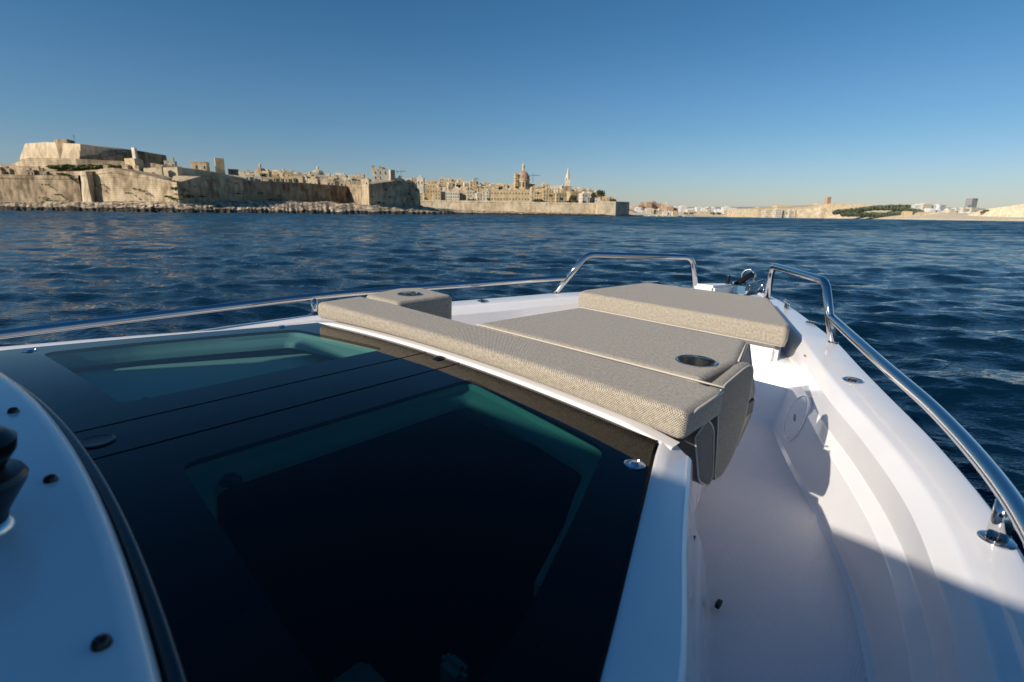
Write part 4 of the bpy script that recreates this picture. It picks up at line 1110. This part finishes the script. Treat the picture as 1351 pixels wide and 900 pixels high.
# spire
p = far(748.5, 252, 780); root = empty('spire_church', p); tag(root, 'church steeple with a slender pointed pale spire right of the great dome', 'steeple')
s = 780/FPX; z1 = zat(748,246,780)-p.z; z2 = zat(748,237,780)-p.z; z3 = zat(748,219.5,780)-p.z
bm = bmesh.new(); box(bm, -5.2*s,5.2*s,-5*s,5*s,-8,z1-.8*s); box(bm,-4.4*s,4.4*s,-4.4*s,4.4*s,z1-.8*s+.01,z1+.3*s); link('tower_base', bm, ST['dark'], root)
bm = bmesh.new(); box(bm, -3.0*s,3.0*s,-3.0*s,3.0*s,z1+.32*s,z2); 
for sx in (-1,1):
    for sy in (-1,1): lathe(bm, (sx*2.8*s, sy*2.8*s, z2), [(.5*s,0),(.5*s,1.2*s),(0,3.2*s)], 6)
link('belfry', bm, ST['cream'], root)
bm = bmesh.new(); lathe(bm, (0,0,z2), [(2.9*s,.02),(1.0*s,(z3-z2)*.62),(0,z3-z2)], 8); link('spire', bm, ST['cream'], root)
# cranes
def crane(px, D, ybase, ytop, j0, j1, label):
    p = far(px, ybase, D); s = D/FPX; H = zat(px,ytop,D)-p.z; root = empty('tower_crane', p); tag(root, label, 'crane')
    bm = bmesh.new(); tube(bm, [(0,0,0),(0,0,H+1.5*s)], .28*s, 4); link('mast', bm, ST['steel'], root)
    bm = bmesh.new(); tube(bm, [(j0*s,0,H),(j1*s,0,H)], .24*s, 4); tube(bm, [(j1*s*.8,0,H),(0,0,H+1.5*s)], .08*s, 4); link('jib', bm, ST['steel'], root)
    bm = bmesh.new(); e = j0 if abs(j0) < abs(j1) else j1; box(bm, e*s-.8*s, e*s+.8*s, -.6*s,.6*s,H-1.6*s,H-.2*s); link('counterweight', bm, ST['steel'], root)
crane(703, 900, 246, 231.5, -5, 9, 'tower crane with horizontal jib just right of the great dome')
crane(628, 900, 244, 236, -2, 4, 'small crane above the city left of the great dome')
crane(529.5, 620, 238, 226, -5, 6, 'small tower crane right of the slim square tower')
# -- rocky shore
from mathutils import noise as mnoise
def shore(name, spec, mat_hi, mat_lo):
    bm = bmesh.new(); NW = 46; cols = []
    px0, px1 = spec[0][0], spec[-1][0]; n = int((px1-px0)/.9)
    for i in range(n+1):
        px = px0+(px1-px0)*i/n; D = interp([(a[0],a[2]) for a in spec], px); yt = interp([(a[0],a[1]) for a in spec], px)
        zt = max(1.5, zat(px, yt, D)); dd = interp([(a[0],a[3]) for a in spec], px); cols.append([])
        edge = .30*mnoise.noise(Vector((px*.05, 3, 0)))+.14*mnoise.noise(Vector((px*.22, 7, 0)))
        for k in range(NW+1):
            t = k/NW; d = D-(dd*(1+edge))*(1-t); q = far(px, 270, d)
            f1 = mnoise.noise(Vector((q.x*.10, q.y*.10, 1))); f2 = mnoise.noise(Vector((q.x*.20, q.y*.24, 5))); f3 = mnoise.noise(Vector((q.x*.62, q.y*.6, 9)))
            cell = mnoise.cell(Vector((q.x*.32+f2, q.y*.22, 2)))
            shelf = .40*zt*min(1, t/.22) if t < .5 else .40*zt+(.60*zt)*min(1, (t-.5)/.4)
            h = shelf + (f1*1.1+f2*.8+f3*.28+(cell-.5)*.15)*min(1, zt/5)*(1 if t < .93 else .5)*min(1, .05+t/.40)
            if k == 0: h = -1.5
            if k == 1: h = .1
            cols[-1].append(bm.verts.new((q.x+random.uniform(-.15,.15), q.y+f2*1.5, h)))
    for i, (a, b) in enumerate(zip(cols, cols[1:])):
        for k in range(NW):
            f = bm.faces.new((a[k], b[k], b[k+1], a[k+1])); z_ = sum(v.co.z for v in f.verts)/4
            f.material_index = 0 if z_ > 2.3+1.2*mnoise.noise(Vector((i*.05, k*.12, 0))) else 1
    bmesh.ops.recalc_face_normals(bm, faces=bm.faces)
    o = link(name, bm, [mat_hi, mat_lo]); o['kind'] = 'structure'; return o
shore('rocky_shore', [(-130,267,316,46),(60,266.5,306,44),(110,266,298,40),(200,266,292,36),(237,268,287,30),(325,265,350,70),(400,266,392,90),(470,269,412,90),(490,271,390,60),(556,273,466,110),(600,277,560,150)], ST['rock'], ST['wet'])
shore('city_shore', [(590,276.5,640,60),(660,279,640,40),(730,280.5,640,40),(790,282,622,30),(850,284,660,40)], ST['rock'], ST['wet'])
# boulders that catch the light
for i in range(24):
    px = random.choice([random.uniform(0,240), random.uniform(240,475), random.uniform(475,600)]); D = interp([(0,306),(237,284),(330,345),(470,405),(490,385),(600,520)], px)-random.uniform(4,30)
    r0 = random.uniform(.5,1.3); bm = bmesh.new(); bmesh.ops.create_icosphere(bm, subdivisions=2, radius=r0)
    for v in bm.verts: v.co = Vector((v.co.x*1.5, v.co.y, v.co.z*.7))*(1+random.uniform(-.22,.22))
    q = far(px, 272, D); t = interp([(0,.8),(1,1)],0); o = link('boulder', bm, ST['pale'] if random.random() < .5 else ST['rock']); o.location = (q.x, q.y, random.uniform(2.2,4.2))
    tag(o, 'rough tan boulder lying on the rocky shore below the fort walls', 'boulder', 'boulders on the rocky shore')
# foliage
def foliage(bm, c, rx, ry, rz, n, s):
    for _ in range(n):
        u = Vector((random.gauss(0,1), random.gauss(0,1), random.gauss(0,1))).normalized()*random.uniform(.55,1)**.5
        p = Vector(c)+Vector((u.x*rx, u.y*ry, u.z*rz)); a = Vector((random.gauss(0,1),random.gauss(0,1),random.gauss(0,1))).normalized(); b = a.orthogonal().normalized()*s*random.uniform(.5,1.2); c2 = a.cross(b)*.7
        bm.faces.new([bm.verts.new(p+b), bm.verts.new(p+c2), bm.verts.new(p-b), bm.verts.new(p-c2)])
def tree(px, ytop, ybot, wpx, D, label, group=None, mat='leaf', cat='tree'):
    p = far(px, ybot, D); s = D/FPX; H = (ybot-ytop)*s; r = wpx*s/2; root = empty('tree', p); tag(root, label, cat, group)
    bm = bmesh.new(); tube(bm, [(0,0,-2),(0,0,H*.4),(r*.1,0,H*.7)], [r*.12,r*.08,r*.04], 6); tube(bm, [(0,0,H*.35),(r*.5,0,H*.6)], [r*.05,r*.02], 5); link('trunk', bm, ST['bark'], root)
    bm = bmesh.new()
    for k in range(6): foliage(bm, (random.uniform(-.55,.55)*r, random.uniform(-.4,.4)*r, H*random.uniform(.4,.8)), r*.5, r*.5, H*.22, 120, r*.14)
    link('crown', bm, ST[mat], root)
for px, yt, yb, w, D, l in ((782,254,262,9,720,'dark round tree at the right end of the dense city, left of its twin'),(793,251.5,262,12,720,'larger dark tree on the skyline at the right end of the city'),
                            (757,257,267,8,700,'dark tree between stone blocks right of the palace'),(661,246,252,8,735,'bushy tree above the roof of the long golden palace'),
                            (605,244,250,8,800,'small tree among the houses left of the palace')): tree(px, yt, yb, w, D, l)
def scrub(name, spec, label, mat, s, n, zr):
    bm = bmesh.new(); org = far(spec[0][0], spec[0][1], spec[0][2])
    for px, y, D, w in spec:
        p = far(px, y, D)-org; foliage(bm, p, w*D/FPX, 4, zr*D/FPX, n, s)
    o = link(name, bm, ST[mat]); o.location = org; tag(o, label, 'scrub', kind='stuff')
scrub('scrub', [(70+i*4.2, 220.5+math.sin(i)*.8, 321-i*.1, 4.5) for i in range(24)], 'strip of green scrub on the terrace below the star fort', 'scrub', .8, 130, 2.0)
scrub('scrub', [(82,230,299,3),(86,230.5,299,3)], 'small green bush on top of the low sea wall', 'scrub', .5, 100, 1.2)

random.seed(21)
pts_ = []
for _ in range(46):
    seg = random.choice([((52,306),(108,300),231,268),((124,302),(237,288),236,268),((240,290),(320,346),240,266),((340,364),(460,430),246,268),((490,394),(550,455),246,272)])
    t = random.random(); (a_, d0), (b_, d1), y0, y1 = seg; px = a_+(b_-a_)*t
    pts_.append((px, y0+(y1-y0)*random.random()**.6, d0+(d1-d0)*t-1.2, random.uniform(.5,1.1)))
scrub('wall_plants', pts_, 'tufts of wild plants growing out of the joints of the fort walls', 'scrub', .45, 46, .9)
scrub('headland_scrub', [(1296+i*4, 279-i*.35+random.uniform(-1,2), 960-i*3, 2.2) for i in range(14)], 'patches of dry green scrub on the golden headland at far right', 'hazeleaf', 1.3, 70, .9)
row(-30, 62, [(-30,224),(0,225),(30,226),(62,227)], 233, 326, ['wall','pale','dark'], 7, 16, 'low broken masonry block on the terrace left of the buttress', 'ruined blocks on the fort terrace', name='ruined_block')
for px, yt, w in ((136,219.5,6),(160,219,8),(178,220.5,5),(206,226,7)):
    building('ruined_block', px, px+w, yt, 226, 312, ST['pale'], .2, windows=False, roofhut=False, label='small pale stone block on the rampart top of the big bastion', cat='ruin', group='blocks on the big bastion rampart')
# -- far shore across the harbour
terrain('far_shore', [[(826,289,1300),(880,288.6,1400),(960,288.6,1500),(1040,289.0,1400),(1100,289.4,1250),(1200,290.8,1050),(1290,292.0,900),(1400,294,800),(1600,298,800)],
                      [(826,285,1320),(880,286,1420),(960,286,1520),(1040,286,1420),(1100,286,1270),(1200,288,1065),(1290,289,912),(1400,290,812),(1600,292,812)],
                      [(826,280,1400),(880,281,1500),(960,281,1600),(1040,278,1500),(1100,275,1350),(1200,279,1150),(1290,283,1000),(1400,284,900),(1600,284,900)],
                      [(826,279,1700),(880,279,1800),(960,279,1900),(1040,276,1800),(1100,273,1700),(1200,277,1500),(1290,281,1300),(1400,282,1200),(1600,282,1200)]], ST['sand'], sub=3, jit=.8)
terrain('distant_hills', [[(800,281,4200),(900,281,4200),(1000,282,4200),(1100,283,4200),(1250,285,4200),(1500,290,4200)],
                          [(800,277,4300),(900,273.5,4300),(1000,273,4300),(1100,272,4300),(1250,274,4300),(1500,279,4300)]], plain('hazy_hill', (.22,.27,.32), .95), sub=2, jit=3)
row(832, 892, [(832,272),(850,268),(862,268),(880,272),(892,275)], 283, 1520, ['pink','tan','pink'], 5, 9, 'reddish stone building of the far town right of the sea wall end', 'reddish buildings of the far town')
row(838, 890, [(838,276),(860,276),(890,279)], 285, 1440, ['white','cream','tan'], 5, 10, 'low white waterfront building below the reddish far town', 'white buildings below the reddish town')
building('far_tower', 845, 848, 267, 276, 1530, ST['pink'], 0, windows=False, roofhut=False, label='left stubby tower of the reddish far town', cat='tower')
building('far_tower', 860, 864, 266.5, 276, 1530, ST['pink'], 0, windows=False, roofhut=False, label='right stubby tower of the reddish far town', cat='tower')
building('slim_beacon', 877.6, 878.8, 266.5, 278, 1530, ST['cream'], 0, windows=False, roofhut=False, parapet=False, label='very slim pale chimney-like tower at the right of the reddish far town', cat='tower')
row(888, 1008, [(888,274.5),(920,274.5),(960,275.5),(1008,276)], 283, 1700, ['white','white','cream'], 5, 11, 'white apartment block on the far shore in the middle distance', 'white blocks on the far shore')
row(905, 1012, [(905,279),(960,279),(1012,279)], 285.5, 1540, ['cream','tan','cream'], 6, 14, 'low cream building at the far waterline under the white blocks', 'low cream waterfront buildings')
row(1000, 1112, [(1000,276),(1030,273),(1060,273),(1080,270),(1112,270)], 284, 1480, ['gold','tan','cream'], 10, 22, 'broad low tan building of the far fortress ridge', 'tan buildings on the far ridge', rotr=.15)
solid('far_fort', [(960,1430,276),(1000,1400,275.5),(1062,1380,273.5),(1092,1370,268.5),(1158,1360,270.5),(1180,1400,272),(1100,1500,268.5),(1000,1520,274)], ST['tan'],
      'long low tan fortress mass on the far ridge left of the green hill', 'fort')
solid('far_bastion', [(1040,1330,277),(1085,1290,274),(1120,1280,277),(1118,1330,276),(1060,1350,275)], ST['pale'], 'pale rounded bastion below the far fortress', 'bastion')
building('ridge_house', 1024, 1037, 271.5, 280, 1400, ST['gold'], 0, floors=2, roofhut=False, label='small golden house on the far ridge, leftmost of the fortress', cat='house')
building('ridge_tower', 1089.5, 1096, 260.5, 271, 1420, ST['pink'], .2, windows=False, roofhut=False, label='reddish brown block tower on top of the far fortress', cat='tower')
building('grey_tower', 1277, 1287.5, 262, 284, 1700, ST['grey'], .2, floors=10, bays=4, roofhut=False, label='tall grey tower block standing alone at the far right', cat='tower block')
building('grey_annex', 1274, 1279, 271, 284, 1650, ST['grey'], .2, floors=6, bays=2, roofhut=False, label='lower grey slab against the left of the tall grey tower block', cat='building')
row(1205, 1300, [(1205,271),(1230,269.5),(1250,274),(1275,276),(1300,277)], 285, 1560, ['white','cream','white'], 7, 15, 'white building behind the green hill left of the grey tower block', 'white buildings near the grey tower')
solid('sandstone_cliff', [(1278,1000,284),(1300,960,276),(1325,930,273),(1351,900,269),(1400,880,264),(1500,900,262),(1500,1050,262),(1330,1080,273)], ST['sand'],
      'golden sandstone headland at the right edge of the photo', 'headland')
solid('low_redoubt', [(1214,1085,281.5),(1218,1070,280.5),(1250,1065,281),(1253,1085,281.5),(1250,1110,281),(1220,1110,281)], ST['pale'], 'wide pale blocky redoubt at the waterline right of the green hill', 'redoubt')
solid('low_redoubt', [(1191,1110,279.5),(1194,1100,278.5),(1206,1098,279),(1208,1115,279.5),(1200,1130,279)], ST['gold'], 'small golden block just left of the wide pale redoubt', 'redoubt')
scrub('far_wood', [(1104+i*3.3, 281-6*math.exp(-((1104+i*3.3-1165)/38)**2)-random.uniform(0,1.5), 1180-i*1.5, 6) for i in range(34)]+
      [(1114+i*3.3, 284-random.uniform(0,1.5), 1160-i*1.5, 5) for i in range(30)]+[(1170+i*2.5, 274-random.uniform(0,1.2), 1170, 4) for i in range(12)], 'dark green wooded slope on the far shore before the right headland', 'hazeleaf', 2.2, 190, 2.6)
scrub('far_bushes', [(x, 282.5, 1390, 2.5) for x in (1022,1030,1054,1060,1064,1100)]+[(x, 281.5, 1480, 3) for x in (905,912,940,948,962,1000)], 'scattered dark bushes along the far waterfront', 'hazeleaf', 2.0, 60, 1.2)
# small craft at the far waterline
def small_boat(px, y, D, lpx, label, group=None):
    p = far(px, y, D); p.z = .2; L_ = lpx*D/FPX; root = empty('small_boat', p, random.uniform(-.4,.4)); tag(root, label, 'boat', group)
    bm = bmesh.new(); polyprism(bm, [(-L_/2,-L_*.13),(L_*.25,-L_*.15),(L_/2,0),(L_*.25,L_*.15),(-L_/2,L_*.13)], 0, L_*.16); link('hull', bm, ST['white'], root)
    bm = bmesh.new(); box(bm, -L_*.25, L_*.12, -L_*.09, L_*.09, L_*.165, L_*.32); link('cabin', bm, ST['white'], root)
for px in (848,856,866,874,883,890,902): small_boat(px, 287, 1150+random.uniform(-30,30), random.uniform(3,5), 'small white boat moored at the far waterline below the reddish town', 'boats moored below the reddish town')
row(1110, 1200, [(1110,279),(1150,281),(1200,281)], 287, 1230, ['sand','cream','tan'], 6, 14, 'very low sandy building along the beach below the green slope', 'beach buildings below the green slope', rotr=.1)
row(1225, 1300, [(1225,278),(1260,280),(1300,281)], 288, 1150, ['cream','sand','white'], 7, 15, 'low pale waterfront building between the redoubt and the headland', 'waterfront buildings left of the headland', rotr=.1)
row(1010, 1110, [(1010,278.5),(1060,278),(1110,277.5)], 286.5, 1330, ['cream','sand','tan'], 7, 16, 'low sandy building on the shore in front of the far fortress', 'shore buildings before the far fortress', rotr=.1)
small_boat(590, 281, 470, 7, 'white cabin boat hauled out on the dark rocks right of the smaller bastion')
small_boat(566, 281, 450, 4, 'tiny white boat by the foot of the smaller bastion')

# ================================================================== CAMERA / RENDER
cam = bpy.data.cameras.new('camera'); co = bpy.data.objects.new('camera', cam); COL.objects.link(co); scn.camera = co
cam.sensor_width = 36; cam.lens = FPX/1351*36; cam.clip_start = .02; cam.clip_end = 20000
rx = c2w((1,0,0)); ry = c2w((0,-1,0)); rz = c2w((0,0,-1))
co.matrix_world = Matrix.Translation(camw) @ Matrix((rx, ry, rz)).transposed().to_4x4()
cam.dof.use_dof = True; cam.dof.focus_distance = 1.9; cam.dof.aperture_fstop = 5.0
scn.render.engine = 'CYCLES'
scn.view_settings.view_transform = 'Standard'; scn.view_settings.look = 'None'; scn.view_settings.exposure = 0
scn.cycles.max_bounces = 10; scn.cycles.transparent_max_bounces = 12
